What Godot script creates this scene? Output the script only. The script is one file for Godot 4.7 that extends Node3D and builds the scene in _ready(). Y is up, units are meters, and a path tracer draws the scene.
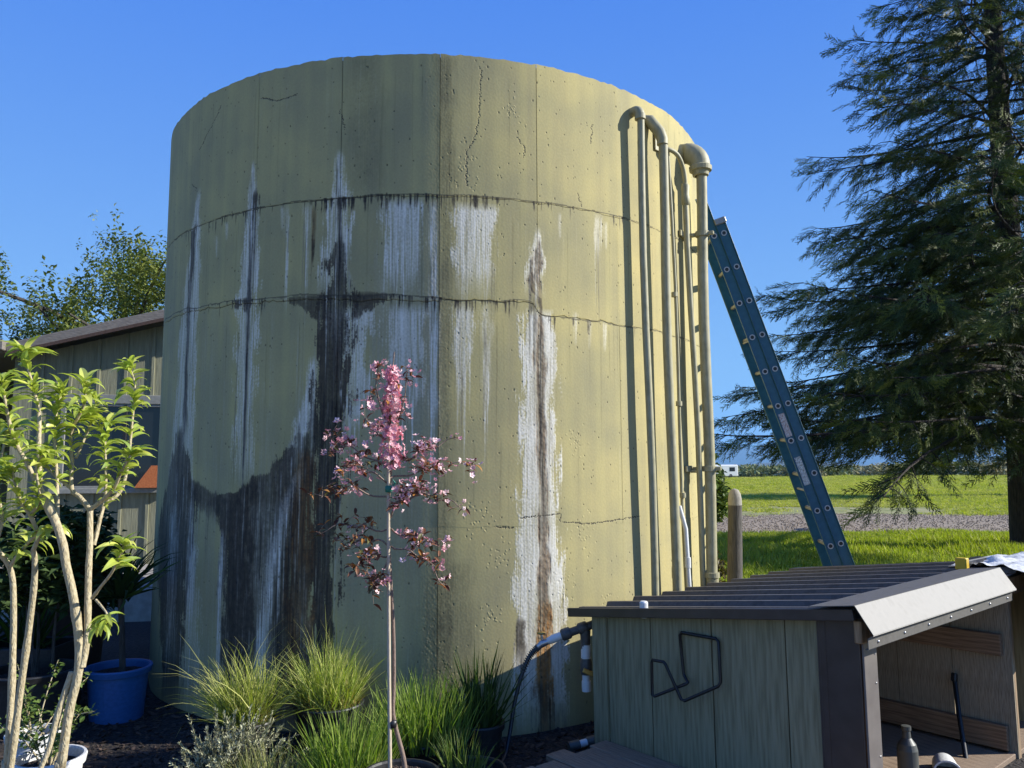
extends Node3D

var rng := RandomNumberGenerator.new()
var taken := {}
var M := {}

# ---------------------------------------------------------------- helpers
func numbered(called: String) -> String:
	var n: int = taken.get(called, 0)
	taken[called] = n + 1
	return called if n == 0 else "%s_%03d" % [called, n]

func tag(o: Node3D, label: String, category: String, group := "") -> void:
	o.set_meta("label", label)
	o.set_meta("category", category)
	if group:
		o.set_meta("group", group)

func thing(called: String, label: String, category: String, at := Vector3.ZERO, turn := 0.0, group := "") -> Node3D:
	var o := Node3D.new()
	o.name = numbered(called)
	add_child(o)
	o.position = at
	o.rotation.y = turn
	tag(o, label, category, group)
	return o

func kid(called: String, mesh: Mesh, m: Material, parent: Node) -> MeshInstance3D:
	var o := MeshInstance3D.new()
	if parent == self:
		o.name = numbered(called)
	else:
		var n := 0
		for c in parent.get_children():
			if String(c.name).begins_with(called):
				n += 1
		o.name = called if n == 0 else "%s_%03d" % [called, n]
	o.mesh = mesh
	o.material_override = m
	parent.add_child(o, true)
	return o

func quick(called: String, n: int, mesh: Mesh, m: Material, parent: Node) -> MeshInstance3D:
	var o := MeshInstance3D.new()
	o.name = called if n == 0 else "%s_%03d" % [called, n]
	o.mesh = mesh
	o.material_override = m
	parent.add_child(o, true)
	return o

func st_new() -> SurfaceTool:
	var s := SurfaceTool.new()
	s.begin(Mesh.PRIMITIVE_TRIANGLES)
	return s

func done(s: SurfaceTool) -> ArrayMesh:
	s.generate_normals()
	return s.commit()

func part(called: String, s: SurfaceTool, m: Material, parent: Node) -> MeshInstance3D:
	return kid(called, done(s), m, parent)

func struct(called: String, s: SurfaceTool, m: Material) -> MeshInstance3D:
	var o := part(called, s, m, self)
	o.set_meta("kind", "structure")
	return o

# corners given counter-clockwise as seen from outside
func quad(s: SurfaceTool, a: Vector3, b: Vector3, c: Vector3, d: Vector3) -> void:
	for v in [a, c, b, a, d, c]:
		s.add_vertex(v)

func tri(s: SurfaceTool, a: Vector3, b: Vector3, c: Vector3) -> void:
	s.add_vertex(a); s.add_vertex(c); s.add_vertex(b)

func box(s: SurfaceTool, x: Transform3D, size: Vector3, bev := 0.0) -> void:
	s.set_smooth_group(-1)
	var h := size * 0.5
	bev = minf(bev, minf(h.x, minf(h.y, h.z)) * 0.8)
	for ax in 3:
		for sg in [-1.0, 1.0]:
			var u := (ax + 1) % 3
			var w := (ax + 2) % 3
			var pts := []
			for k in [[-1, -1], [1, -1], [1, 1], [-1, 1]]:
				var p := Vector3.ZERO
				p[ax] = sg * h[ax]
				p[u] = k[0] * (h[u] - bev)
				p[w] = k[1] * (h[w] - bev)
				pts.append(x * p)
			if sg > 0:
				quad(s, pts[0], pts[1], pts[2], pts[3])
			else:
				quad(s, pts[3], pts[2], pts[1], pts[0])
	if bev <= 0.0:
		return
	for ax in 3:
		var u := (ax + 1) % 3
		var w := (ax + 2) % 3
		for su in [-1.0, 1.0]:
			for sw in [-1.0, 1.0]:
				var p := []
				for e in [[-1, 0], [1, 0], [1, 1], [-1, 1]]:
					var q := Vector3.ZERO
					q[ax] = e[0] * (h[ax] - bev)
					q[u] = su * (h[u] - (bev if e[1] else 0.0))
					q[w] = sw * (h[w] - (0.0 if e[1] else bev))
					p.append(x * q)
				if su * sw < 0:
					quad(s, p[0], p[1], p[2], p[3])
				else:
					quad(s, p[3], p[2], p[1], p[0])
	for sx in [-1.0, 1.0]:
		for sy in [-1.0, 1.0]:
			for sz in [-1.0, 1.0]:
				var a := x * Vector3(sx * h.x, sy * (h.y - bev), sz * (h.z - bev))
				var b := x * Vector3(sx * (h.x - bev), sy * h.y, sz * (h.z - bev))
				var c := x * Vector3(sx * (h.x - bev), sy * (h.y - bev), sz * h.z)
				if sx * sy * sz > 0:
					tri(s, a, b, c)
				else:
					tri(s, a, c, b)

func at(p: Vector3, e := Vector3.ZERO) -> Transform3D:
	return Transform3D(Basis.from_euler(e), p)

# a board between two points, its width turned towards «side»
func beam(s: SurfaceTool, a: Vector3, b: Vector3, w: float, t: float, side: Vector3, bev := 0.003) -> void:
	var z := (b - a).normalized()
	var xx := (side - z * side.dot(z)).normalized()
	box(s, Transform3D(Basis(xx, z.cross(xx), z), (a + b) * 0.5), Vector3(w, t, a.distance_to(b)), bev)

func tube(s: SurfaceTool, pts: Array, rad: Array, seg := 10, caps := true) -> void:
	var n := pts.size()
	var rings := []
	var up := Vector3.ZERO
	for i in n:
		var t: Vector3 = (pts[mini(i + 1, n - 1)] - pts[maxi(i - 1, 0)]).normalized()
		if i == 0:
			up = t.cross(Vector3(0.31, 0.17, 0.93)).normalized()
		up = (up - t * up.dot(t)).normalized()
		var w := t.cross(up)
		var r: float = rad[mini(i, rad.size() - 1)]
		var ring := []
		for k in seg:
			var a := TAU * k / seg
			ring.append(pts[i] + (up * cos(a) + w * sin(a)) * r)
		rings.append(ring)
	s.set_smooth_group(1)
	for i in n - 1:
		for k in seg:
			var k2 := (k + 1) % seg
			quad(s, rings[i][k], rings[i][k2], rings[i + 1][k2], rings[i + 1][k])
	if caps:
		s.set_smooth_group(-1)
		for k in seg:
			var k2 := (k + 1) % seg
			tri(s, pts[0], rings[0][k2], rings[0][k])
			tri(s, pts[n - 1], rings[n - 1][k], rings[n - 1][k2])

func smooth_path(pts: Array, steps := 4) -> Array:
	var out := []
	var n := pts.size()
	for i in n - 1:
		var p0: Vector3 = pts[maxi(i - 1, 0)]
		var p1: Vector3 = pts[i]
		var p2: Vector3 = pts[i + 1]
		var p3: Vector3 = pts[mini(i + 2, n - 1)]
		for k in steps:
			out.append(p1.cubic_interpolate(p2, p0, p3, float(k) / steps))
	out.append(pts[n - 1])
	return out

func taper(n: int, a: float, b: float) -> Array:
	var r := []
	for i in n:
		r.append(lerpf(a, b, float(i) / maxf(1, n - 1)))
	return r

# profile: Vector2(radius, height), from the bottom outside up and round to the inside
func lathe(s: SurfaceTool, c: Vector3, prof: Array, seg := 32, flat_at := []) -> void:
	for i in prof.size() - 1:
		s.set_smooth_group(-1 if i in flat_at else 10 + i if flat_at.size() else 2)
		for k in seg:
			var a := TAU * k / seg
			var b := TAU * (k + 1) / seg
			var p: Vector2 = prof[i]
			var q: Vector2 = prof[i + 1]
			var v := [Vector3(p.x * sin(a), p.y, p.x * cos(a)) + c, Vector3(p.x * sin(b), p.y, p.x * cos(b)) + c, Vector3(q.x * sin(b), q.y, q.x * cos(b)) + c, Vector3(q.x * sin(a), q.y, q.x * cos(a)) + c]
			if p.x < 1e-5:
				tri(s, v[0], v[2], v[3])
			elif q.x < 1e-5:
				tri(s, v[0], v[1], v[2])
			else:
				quad(s, v[0], v[1], v[2], v[3])

func many(called: String, mesh: Mesh, where: Array, tints: Array, m: Material, parent: Node) -> MultiMeshInstance3D:
	var mm := MultiMesh.new()
	mm.transform_format = MultiMesh.TRANSFORM_3D
	mm.use_colors = tints.size() > 0
	mm.mesh = mesh
	mm.instance_count = where.size()
	for i in where.size():
		mm.set_instance_transform(i, where[i])
		if tints.size():
			mm.set_instance_color(i, tints[i])
	var o := MultiMeshInstance3D.new()
	o.multimesh = mm
	o.material_override = m
	if parent == self:
		o.name = numbered(called)
	else:
		o.name = called
	o.set_meta("kind", "stuff")
	parent.add_child(o, true)
	return o

# ---------------------------------------------------------------- materials
func lin(r: float, g: float, b: float) -> Color:
	return Color(r, g, b).linear_to_srgb()

func noise_tex(freq: float, sd: int, ramp: Array, size := 256, oct := 4, kind := FastNoiseLite.TYPE_SIMPLEX_SMOOTH) -> NoiseTexture2D:
	var f := FastNoiseLite.new()
	f.seed = sd
	f.frequency = freq
	f.noise_type = kind
	f.fractal_octaves = oct
	var t := NoiseTexture2D.new()
	t.width = size
	t.height = size
	t.seamless = true
	t.noise = f
	if ramp.size():
		var g := Gradient.new()
		g.offsets = PackedFloat32Array(range(ramp.size()).map(func(i): return lerpf(0.15, 0.85, float(i) / (ramp.size() - 1))))
		g.colors = PackedColorArray(ramp)
		t.color_ramp = g
	return t

func plain(called: String, c: Color, rough := 0.8, metal := 0.0) -> StandardMaterial3D:
	var m := StandardMaterial3D.new()
	m.resource_name = called
	m.albedo_color = c
	m.roughness = rough
	m.metallic = metal
	M[called] = m
	return m

# two-tone mottled or grained material in the object's own axes; scale = repeats per metre along each axis
func noisy(called: String, ramp: Array, scale: Vector3, rough := 0.8, bump := 0.0, freq := 0.02, sd := 1, oct := 4, metal := 0.0, in_world := false) -> StandardMaterial3D:
	var m := plain(called, Color.WHITE, rough, metal)
	m.albedo_texture = noise_tex(freq, sd, ramp, 256, oct)
	m.uv1_triplanar = true
	m.uv1_world_triplanar = in_world
	m.uv1_scale = scale
	m.uv1_triplanar_sharpness = 4.0
	if bump > 0.0:
		m.heightmap_enabled = true
		m.heightmap_texture = noise_tex(freq * 1.5, sd + 7, [], 256, oct)
		m.heightmap_scale = bump
	return m

func leafy(called: String, back: Color, rough := 0.55) -> StandardMaterial3D:
	var m := plain(called, Color.WHITE, rough)
	m.vertex_color_use_as_albedo = true
	m.cull_mode = BaseMaterial3D.CULL_DISABLED
	m.backlight_enabled = true
	m.backlight = back
	m.metallic_specular = .22
	return m

func make_materials() -> void:
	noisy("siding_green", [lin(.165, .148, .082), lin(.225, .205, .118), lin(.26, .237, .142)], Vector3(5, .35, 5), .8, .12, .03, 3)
	noisy("house_siding", [lin(.19, .185, .12), lin(.25, .245, .16)], Vector3(3, .3, 3), .85, .2, .03, 4)
	noisy("house_trim", [lin(.19, .19, .17), lin(.24, .24, .22)], Vector3(2, 2, 2), .7, 0, .03, 5)
	noisy("roof_edge", [lin(.15, .13, .112), lin(.21, .185, .16)], Vector3(1, 4, 4), .75, .2, .03, 6)
	noisy("brown_metal", [lin(.042, .031, .027), lin(.056, .043, .038)], Vector3(1.5, 1.5, 1.5), .38, .02, .02, 7)
	noisy("dark_roof_metal", [lin(.055, .046, .040), lin(.095, .08, .07), lin(.075, .064, .056)], Vector3(2.5, 2.5, 2.5), .5, .05, .02, 8)
	noisy("lit_brown_metal", [lin(.125, .108, .098), lin(.165, .145, .13)], Vector3(1.2, 1.2, 1.2), .45, .03, .02, 9)  # brown metal lightened to paint in the sunlit front face
	noisy("flashing_metal", [lin(.085, .077, .067), lin(.115, .105, .093), lin(.10, .092, .082)], Vector3(1.6, 1.6, 1.6), .55, .04, .03, 10)
	noisy("raw_lumber", [lin(.18, .11, .055), lin(.27, .18, .10), lin(.34, .23, .13)], Vector3(14, .8, 14), .8, .1, .02, 11)
	noisy("lumber_along", [lin(.14, .08, .042), lin(.22, .13, .07), lin(.28, .175, .10)], Vector3(14, 16, .7), .8, .05, .02, 51)
	noisy("strand_board", [lin(.20, .155, .10), lin(.28, .225, .15), lin(.35, .29, .205)], Vector3(18, 1.2, 18), .85, .15, .03, 12)
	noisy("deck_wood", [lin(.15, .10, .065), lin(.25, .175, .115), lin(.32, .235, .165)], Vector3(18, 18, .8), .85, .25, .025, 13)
	noisy("post_wood", [lin(.055, .048, .04), lin(.095, .085, .072), lin(.13, .115, .10)], Vector3(16, .9, 16), .9, .4, .025, 14)
	noisy("post_top_lit", [lin(.26, .235, .19), lin(.34, .31, .26)], Vector3(16, 3, 16), .9, .2, .025, 15)  # lighter copy of the post wood, paints sunlight on the top
	noisy("pipe_paint", [lin(.255, .23, .125), lin(.315, .285, .165), lin(.34, .31, .19)], Vector3(3, 1.2, 3), .6, .06, .025, 16)
	noisy("tank_core", [lin(.05, .047, .04), lin(.10, .095, .08)], Vector3(2, 2, 2), .95, .3, .03, 17)
	noisy("tank_inside", [lin(.2, .19, .14), lin(.27, .25, .19)], Vector3(1, 1, 1), .95, .3, .03, 18)
	plain("black_wire", lin(.008, .008, .009), .45)
	plain("black_plastic", lin(.012, .012, .013), .42)
	noisy("pot_black", [lin(.010, .010, .011), lin(.026, .025, .025)], Vector3(5, 5, 5), .5, .03, .03, 19)
	noisy("pot_blue", [lin(.014, .085, .24), lin(.022, .11, .30)], Vector3(4, 4, 4), .45, .03, .03, 20)
	noisy("pot_white", [lin(.50, .49, .47), lin(.66, .66, .65)], Vector3(6, 6, 6), .5, .03, .03, 21)
	plain("pvc_white", lin(.62, .62, .60), .4)
	noisy("pvc_grey", [lin(.06, .056, .052), lin(.09, .086, .08)], Vector3(5, 5, 5), .5, .03, .03, 22)
	plain("brass", lin(.42, .28, .08), .4, .8)
	plain("steel", lin(.45, .45, .46), .4, .9)
	noisy("ladder_blue", [lin(.012, .082, .125), lin(.02, .105, .155)], Vector3(2, 2, 2), .42, .03, .03, 23)
	noisy("ladder_metal", [lin(.22, .22, .21), lin(.32, .32, .31)], Vector3(8, 8, 8), .5, .03, .03, 24, 4, .5)
	noisy("ladder_label", [lin(.18, .16, .12), lin(.5, .5, .46), lin(.62, .62, .58)], Vector3(9, 4, 9), .6, 0, .04, 25)
	noisy("ladder_label_red", [lin(.30, .14, .10), lin(.5, .46, .42), lin(.55, .52, .5)], Vector3(9, 4, 9), .6, 0, .04, 26)
	noisy("soil", [lin(.012, .008, .006), lin(.035, .023, .016), lin(.06, .04, .028)], Vector3(5, 5, 5), .95, 1.0, .05, 27)
	noisy("mulch", [lin(.008, .0055, .0045), lin(.02, .014, .010), lin(.04, .027, .02)], Vector3(1.6, 1.6, 1.6), .95, 1.5, .05, 28, 5, 0, true)
	noisy("dirt", [lin(.12, .14, .03), lin(.20, .20, .06), lin(.27, .235, .12)], Vector3(.12, .12, .12), .95, 1.0, .03, 29, 5, 0, true)
	noisy("gravel", [lin(.16, .12, .08), lin(.23, .18, .125), lin(.30, .24, .175)], Vector3(.45, .45, .45), .95, 1.5, .05, 30, 5, 0, true)
	noisy("yard", [lin(.13, .11, .08), lin(.19, .165, .12), lin(.24, .21, .16)], Vector3(.6, .6, .6), .95, 1.0, .05, 52, 5, 0, true)  # unseen ground, its tone set to bounce warm light
	noisy("paving", [lin(.26, .24, .215), lin(.34, .32, .29)], Vector3(1, 1, 1), .9, .2, .03, 31)
	noisy("bark", [lin(.014, .010, .007), lin(.035, .025, .018), lin(.055, .04, .03)], Vector3(3, .5, 3), .95, 2.0, .03, 32)
	noisy("oak_bark", [lin(.03, .026, .02), lin(.08, .07, .06)], Vector3(3, .8, 3), .95, 1.5, .03, 33)
	noisy("shrub_bark", [lin(.30, .235, .13), lin(.40, .33, .20), lin(.45, .385, .25)], Vector3(14, 5, 14), .75, .25, .03, 34)
	noisy("stake_wood", [lin(.40, .32, .225), lin(.53, .44, .33)], Vector3(20, 2, 20), .8, .1, .03, 35)
	noisy("young_bark", [lin(.14, .09, .065), lin(.25, .18, .14)], Vector3(20, 6, 20), .7, .1, .03, 36)
	plain("green_tape", lin(.01, .16, .11), .5)
	noisy("tarp", [lin(.42, .42, .41), lin(.60, .60, .58), lin(.68, .68, .66)], Vector3(3, 3, 3), .5, .2, .03, 37)
	plain("yellow_plastic", lin(.55, .36, .02), .5)
	noisy("orange_mottle", [lin(.40, .11, .03), lin(.5, .16, .05)], Vector3(4, 4, 4), .6, .1, .03, 38)
	plain("grey_plastic", lin(.065, .068, .062), .5)
	plain("rung_ring", lin(.42, .42, .41), .45, .3)
	plain("trailer_white", lin(.72, .72, .70), .5)
	plain("dark_glass", lin(.012, .014, .016), .06)
	noisy("hill_far", [lin(.03, .05, .03), lin(.05, .07, .04)], Vector3(.002, .002, .002), 1, 0, .03, 39, 4, 0, true)
	noisy("hill_near", [lin(.035, .045, .02), lin(.085, .085, .045)], Vector3(.006, .006, .006), 1, 0, .04, 40, 5, 0, true)
	noisy("terracotta", [lin(.05, .028, .02), lin(.08, .045, .032)], Vector3(3, 3, 3), .8, .05, .03, 41)
	noisy("hose", [lin(.012, .014, .018), lin(.022, .024, .03)], Vector3(8, 8, 8), .4, 0, .03, 42)
	leafy("needles", lin(.14, .18, .05), .5)
	leafy("oak_leaves", lin(.35, .42, .08), .5)
	leafy("grass", lin(.60, .75, .12), .5)
	leafy("shrub_leaf", lin(.5, .55, .08), .4)
	leafy("bronze_leaf", lin(.30, .12, .07), .45)
	leafy("petal", lin(.5, .25, .32), .6)
	leafy("brush", lin(.1, .12, .04), .7)
	var v := plain("chips", Color.WHITE, .9)
	v.vertex_color_use_as_albedo = true

# ---------------------------------------------------------------- the tank
const TANK := Vector3(-0.6925, 0, -7.67)
const TR := 2.5
const SPAN := 160.0
const TW := 1600
const TH := 960
const TOP := 4.7

# stains and seepage on the concrete: kind, strength, softness in degrees, then height, left and right edge in degrees round the tank
var STAINS := [
	["film", 0.42, 2.5, [2.83, -6.4, 5.8, 2.29, -6.9, 5.6, 1.7, -9.3, 4.8, 1.13, -10.4, 4, 0.56, -10.8, 3.5, 0.13, -10.9, 3.2]],
	["film", 0.5, 1.5, [3.52, -4.4, 4.2, 3.17, -5, 4.3, 2.83, -5.5, 4.5, 2.03, -5.2, 4.7, 1.7, -3.9, 4.5]],
	["olive", 0.55, 1.6, [4.56, 4.1, 6.6, 3.52, 4.5, 7.3, 2.03, 5, 6.8, 0.87, 4, 6.9, 0.26, 3.5, 6.7]],
	["olive", 0.35, 3, [1.13, 2.9, 9.6, 0.56, 0.8, 10.5, 0.01, -0.5, 11.1]],
	["olive", 0.3, 4, [4.57, -9.7, -4.8, 3.52, -9.2, -3.8]],
	["white", 0.62, 0.8, [3.84, -42.3, -41.7, 3.63, -43.8, -41.6, 3.44, -45.1, -41.2, 2.91, -48, -40.6, 2.38, -48.6, -41.1, 1.93, -49.9, -41, 1.49, -52.1, -39.9, 1.05, -53.1, -38.3, 0.41, -52, -36.5, 0.07, -50.7, -36.6]],
	["dark", 0.8, 0.5, [3.58, -42.6, -42, 3.5, -45, -42.4, 3.37, -44.5, -42.9, 2.91, -45.2, -43.8, 2.38, -45.1, -43.9, 1.93, -45.2, -43.2]],
	["dark", 0.8, 0.7, [2.04, -47.2, -44.2, 1.89, -48.7, -43.8, 1.66, -50.8, -40.6, 1.48, -55, -39.3, 1.26, -56.6, -39.6, 0.89, -55.6, -40.9, 0.47, -52.2, -41.5, 0.05, -49.6, -42.1]],
	["white", 0.35, 0.6, [1.49, -48.6, -45.8, 1.04, -49.5, -45.7, 0.32, -50.5, -44.1]],
	["white", 0.3, 0.6, [1.49, -42, -39.9, 0.51, -40.8, -38.9]],
	["white", 0.75, 0.6, [3.91, -27.5, -27.1, 3.65, -28.1, -26.4, 3.33, -28.9, -25.8, 2.9, -30.1, -25.5, 2.61, -30.1, -25.6, 2.19, -29.8, -25.7, 1.64, -29.7, -25.8, 1.57, -29.4, -26]],
	["dark", 0.9, 0.35, [3.7, -26.6, -26.4, 3.63, -27.6, -26, 3.51, -27.9, -26.4, 3.36, -27.8, -26.7, 3.17, -27.5, -27, 2.88, -27.9, -26.9, 2.61, -27.7, -27.2, 2.19, -27.6, -27.2, 1.71, -27.7, -27.3]],
	["dark", 0.8, 0.5, [2.91, -29.9, -25.9, 2.87, -30.3, -25.9, 2.81, -28.6, -26.7]],
	["white", 0.5, 0.5, [3.42, -36.6, -35.7, 3.33, -36.4, -35.7, 3.25, -36, -35.8]],
	["white", 0.5, 0.5, [3.54, -20.7, -19.8, 3.33, -20.5, -19.7, 3.13, -20, -19.8]],
	["white", 0.5, 0.5, [3.53, -17.2, -15.9, 3.34, -17, -15.9, 3.17, -16.5, -16.2]],
	["white", 0.5, 0.5, [3.5, -33.9, -33.1, 3.43, -33.8, -33.1, 3.36, -33.4, -33.3]],
	["white", 0.5, 0.5, [3.53, -21.4, -21, 3.45, -21.3, -21, 3.36, -21.1, -21]],
	["white", 0.5, 0.5, [3.5, 24.2, 24.7, 3.4, 24.2, 24.6, 3.3, 24.4, 24.5]],
	["white", 0.5, 0.5, [3.54, 31.1, 32.6, 3.34, 31.1, 32.3, 3.14, 31.5, 31.8]],
	["white", 0.5, 0.5, [3.49, 33.2, 33.8, 3.38, 33.2, 33.7, 3.28, 33.4, 33.5]],
	["white", 0.5, 0.5, [2.8, 26.8, 27.6, 2.68, 26.8, 27.5, 2.56, 27, 27.2]],
	["white", 0.5, 0.5, [2.76, 29.6, 30.2, 2.65, 29.6, 30.1, 2.54, 29.7, 29.8]],
	["white", 0.5, 0.5, [2.75, 32.5, 33.4, 2.64, 32.5, 33.2, 2.53, 32.8, 32.9]],
	["brown", 0.5, 0.4, [3.51, -15.6, -15, 3.35, -15.6, -14.8, 3.22, -15.3, -15]],
	["white", 0.85, 0.8, [3.89, -11.3, -10.9, 3.55, -12.4, -9.4, 3.25, -13.3, -9.1, 2.94, -14.3, -8.7, 2.84, -14.6, -8.2]],
	["white", 0.8, 1, [2.8, -13.6, -5.5, 2.53, -12.1, -5.8, 2.3, -10.3, -5.9, 2.1, -9.6, -6.8, 1.9, -9.4, -8.3]],
	["white", 0.85, 0.8, [2.47, -15.4, -14, 2.24, -16, -14.1, 1.97, -17.9, -14.8, 1.81, -19.2, -16.7, 1.64, -20.9, -17.3, 1.38, -21.5, -18.9, 1.11, -22.8, -20.5, 0.85, -22.9, -21.4, 0.59, -24.1, -22.4]],
	["dark", 0.95, 0.4, [3.56, -11.2, -10.6, 3.25, -10.9, -10.4, 3.18, -11.7, -9.8, 3.1, -12.7, -9.4, 2.96, -12.6, -9.2, 2.87, -13.4, -8.5, 2.64, -14.3, -9, 2.23, -14.8, -8.7, 2.1, -14.4, -9, 1.71, -14.6, -10.1, 1.12, -14.6, -10.8, 0.62, -14.4, -10.7, 0.12, -14.4, -10.3]],
	["dark", 0.85, 0.4, [2.89, -9, -5.5, 2.87, -9, -2.9, 2.84, -9, -3, 2.81, -9, -4.5, 2.77, -8.9, -6.1, 2.7, -9.1, -7.6]],
	["dark", 0.8, 0.4, [2.89, -16.5, -12.2, 2.88, -20.3, -12.2, 2.86, -21.1, -12.2, 2.83, -18.8, -12.2, 2.79, -16.3, -12.2, 2.7, -14.3, -12.2]],
	["dark", 0.9, 1, [2.18, -13.9, -9.5, 2.13, -13.9, -9.5, 2.09, -14.7, -9.4, 2.04, -15, -10.2, 2.01, -16.2, -10.5, 1.96, -16.3, -11.5, 1.92, -18, -12.4, 1.87, -18.2, -13.1, 1.82, -20, -13.7, 1.78, -20.3, -13.8, 1.73, -22.1, -14, 1.69, -23, -14.1, 1.66, -25, -14.1, 1.61, -25.8, -14.2, 1.58, -28.1, -14.2, 1.53, -30, -14.4, 1.42, -32, -14.5, 1.24, -31.8, -14.6, 0.84, -31.6, -14.3, 0.33, -31.2, -14, -0.02, -31, -13.9]],
	["grey", 0.6, 1.5, [1.51, -28, -19, 1.24, -28.2, -19.2, 0.84, -28.6, -19.3, 0.46, -29.1, -19.4, 0.04, -29.1, -19.4]],
	["film", 0.45, 1, [1.11, -24.3, -21.3, 0.72, -24.8, -21.3, 0.08, -25.4, -21.6]],
	["dark", 0.9, 0.7, [1.65, -25.6, -22.4, 1.57, -28.1, -24.3, 1.52, -34.7, -24.3, 1.47, -36.6, -24.6, 1.37, -33.5, -25, 1.1, -31.6, -25.5, 0.7, -31.2, -24.4, 0.31, -30.7, -23.6, -0, -30.4, -23]],
	["dark", 0.82, 1, [1.65, -43, -40.9, 1.59, -42.5, -37, 1.54, -41.4, -34.2, 1.5, -40.3, -29.8, 1.44, -38.6, -29.3, 1.38, -35.6, -29.6, 1.31, -33.1, -30]],
	["white", 0.55, 0.5, [1.3, -32.4, -31.5, 0.82, -32.3, -31.6, 0.29, -32.1, -31.4]],
	["dark", 0.85, 0.9, [1.71, -18.8, -16.3, 1.38, -19.8, -17, 1.05, -20.8, -17.6, 0.6, -21.2, -18.4, 0.1, -21.6, -18.4]],
	["brown", 0.95, 1, [1.85, -16.8, -14, 1.71, -18.1, -14, 1.38, -18.6, -14.1, 0.99, -18.6, -14.2, 0.55, -18.7, -14, 0.11, -18.7, -13.8]],
	["grey", 0.5, 0.8, [1.12, -16.3, -15.3, 0.86, -16.5, -14.8, 0.49, -16.6, -14]],
	["white", 0.6, 1, [1.71, -17.4, -16.5, 1.51, -19.4, -17.9, 1.25, -21, -19.2, 1.06, -22.4, -20.5, 0.72, -23.6, -21.7, 0.2, -24.7, -22.4]],
	["dark", 0.8, 0.4, [3.53, -3.7, -3.1, 3.43, -3.6, -3.2, 3.35, -3.5, -3.4]],
	["white", 0.85, 1.1, [3.53, -3.8, 1.9, 3.31, -4.1, 2, 3.03, -3.7, 1.9, 2.83, -3.8, 1.4]],
	["white", 0.7, 0.7, [3.52, 3.5, 4.5, 3.17, 3.4, 4.5, 2.83, 3.4, 4.6, 1.96, 3.5, 4.6]],
	["white", 0.72, 1.2, [2.8, -3.6, 2.5, 2.49, -2.9, 2.6, 2.16, -2.2, 2, 2, -1.3, 1.1]],
	["white", 0.9, 1, [3.51, 6.9, 13.3, 3.25, 7, 13.3, 2.97, 7.2, 13.3, 2.84, 7.4, 13.1]],
	["dark", 0.6, 0.4, [3.53, 10, 10.8, 3.48, 10.2, 10.6]],
	["white", 0.75, 0.8, [2.81, 6.8, 9.8, 2.5, 7.2, 9.7, 2.23, 7.6, 9.1, 2.08, 8, 8.5]],
	["white", 0.5, 0.9, [2.81, 11.1, 13, 2.5, 11.4, 12.6, 2.16, 11.5, 12.3, 2.03, 11.7, 12]],
	["white", 0.8, 0.5, [3.37, 20.3, 20.7, 3.21, 19.2, 21.3, 2.98, 18.4, 21.4, 2.86, 18.3, 21.6]],
	["crust", 0.92, 0.7, [2.8, 17.9, 23.6, 2.44, 17.9, 23.4, 2.04, 17.5, 23.2, 1.5, 17.1, 23.5, 0.85, 16.6, 24.5, 0.46, 16.2, 24.8, 0.05, 16.2, 24.9]],
	["spall", 0.95, 0.3, [3.3, 20.5, 20.7, 3.24, 20.4, 20.9, 3.15, 19.4, 21, 3.05, 19.3, 20.9, 2.99, 18.8, 21, 2.91, 19.5, 21, 2.87, 20.5, 21, 2.82, 20.7, 21]],
	["dark", 0.85, 0.3, [3.16, 19.2, 19.4, 3.06, 19.1, 19.3, 2.99, 18.8, 19, 2.92, 19.3, 19.6, 2.87, 20.3, 20.8, 2.8, 20.7, 21, 2.62, 20.5, 20.8]],
	["spall", 0.95, 0.5, [2.78, 20.6, 20.9, 2.65, 20.2, 21.3, 2.55, 19.9, 21.5, 2.17, 19.9, 21.4, 1.9, 20.2, 21.6, 1.5, 20.2, 21.8, 0.85, 20.1, 22, 0.46, 19.8, 22.3]],
	["dark", 0.8, 0.4, [2.73, 20.7, 20.9, 2.04, 20.6, 21, 1.7, 20.9, 21.2, 1.37, 20.6, 21]],
	["rust", 0.9, 0.8, [0.85, 20.2, 22, 0.65, 19.9, 22.2, 0.46, 19.7, 22.3, 0.21, 19.6, 22.4, -0.01, 19.6, 22.3]],
	["dark", 0.9, 0.5, [0.75, 16.7, 17.3, 0.72, 16.4, 18, 0.57, 16.4, 18.1, 0.42, 16.7, 17.8]],
	["dark", 0.6, 1.5, [0.34, 19.6, 22.2, 0.11, 18.6, 23.5, -0.07, 17.1, 24.8]],
	["film", 0.22, 0.7, [2.95, -39.8, -37.8, 2.07, -39, -36.3, 1.08, -37.7, -35.2, 0.2, -36.6, -34]],
	["film", 0.2, 0.7, [2.94, -37.2, -35.5, 2.06, -36.6, -34.1, 1.08, -35.5, -33.1, 0.22, -34.5, -32]],
	["film", 0.18, 0.7, [2.92, -33.6, -32.1, 2.06, -33.1, -30.8, 1.09, -32.1, -30, 0.23, -31.3, -29.1]],
	["film", 0.2, 0.7, [2.88, -24.8, -23.6, 2.05, -24.5, -22.8, 1.11, -23.9, -22.2, 0.27, -23.4, -21.5]],
	["film", 0.16, 0.7, [2.87, -23.2, -22, 2.04, -23, -21.2, 1.11, -22.4, -20.7, 0.28, -21.9, -20.1]],
	["film", 0.14, 0.7, [2.86, -17.9, -16.9, 2.04, -17.8, -16.2, 1.12, -17.3, -15.8, 0.3, -17, -15.3]],
	["film", 0.25, 0.7, [3.12, -61.8, -61.8, 2.12, -61.6, -61.6, 1, -61.8, -55.4, 0.03, -60.8, -51.6]],
	["film", 0.2, 0.7, [3.06, -56.2, -51.6, 2.09, -53.7, -48.2, 1.04, -50.6, -46.1, 0.12, -48.3, -44]],
]
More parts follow.
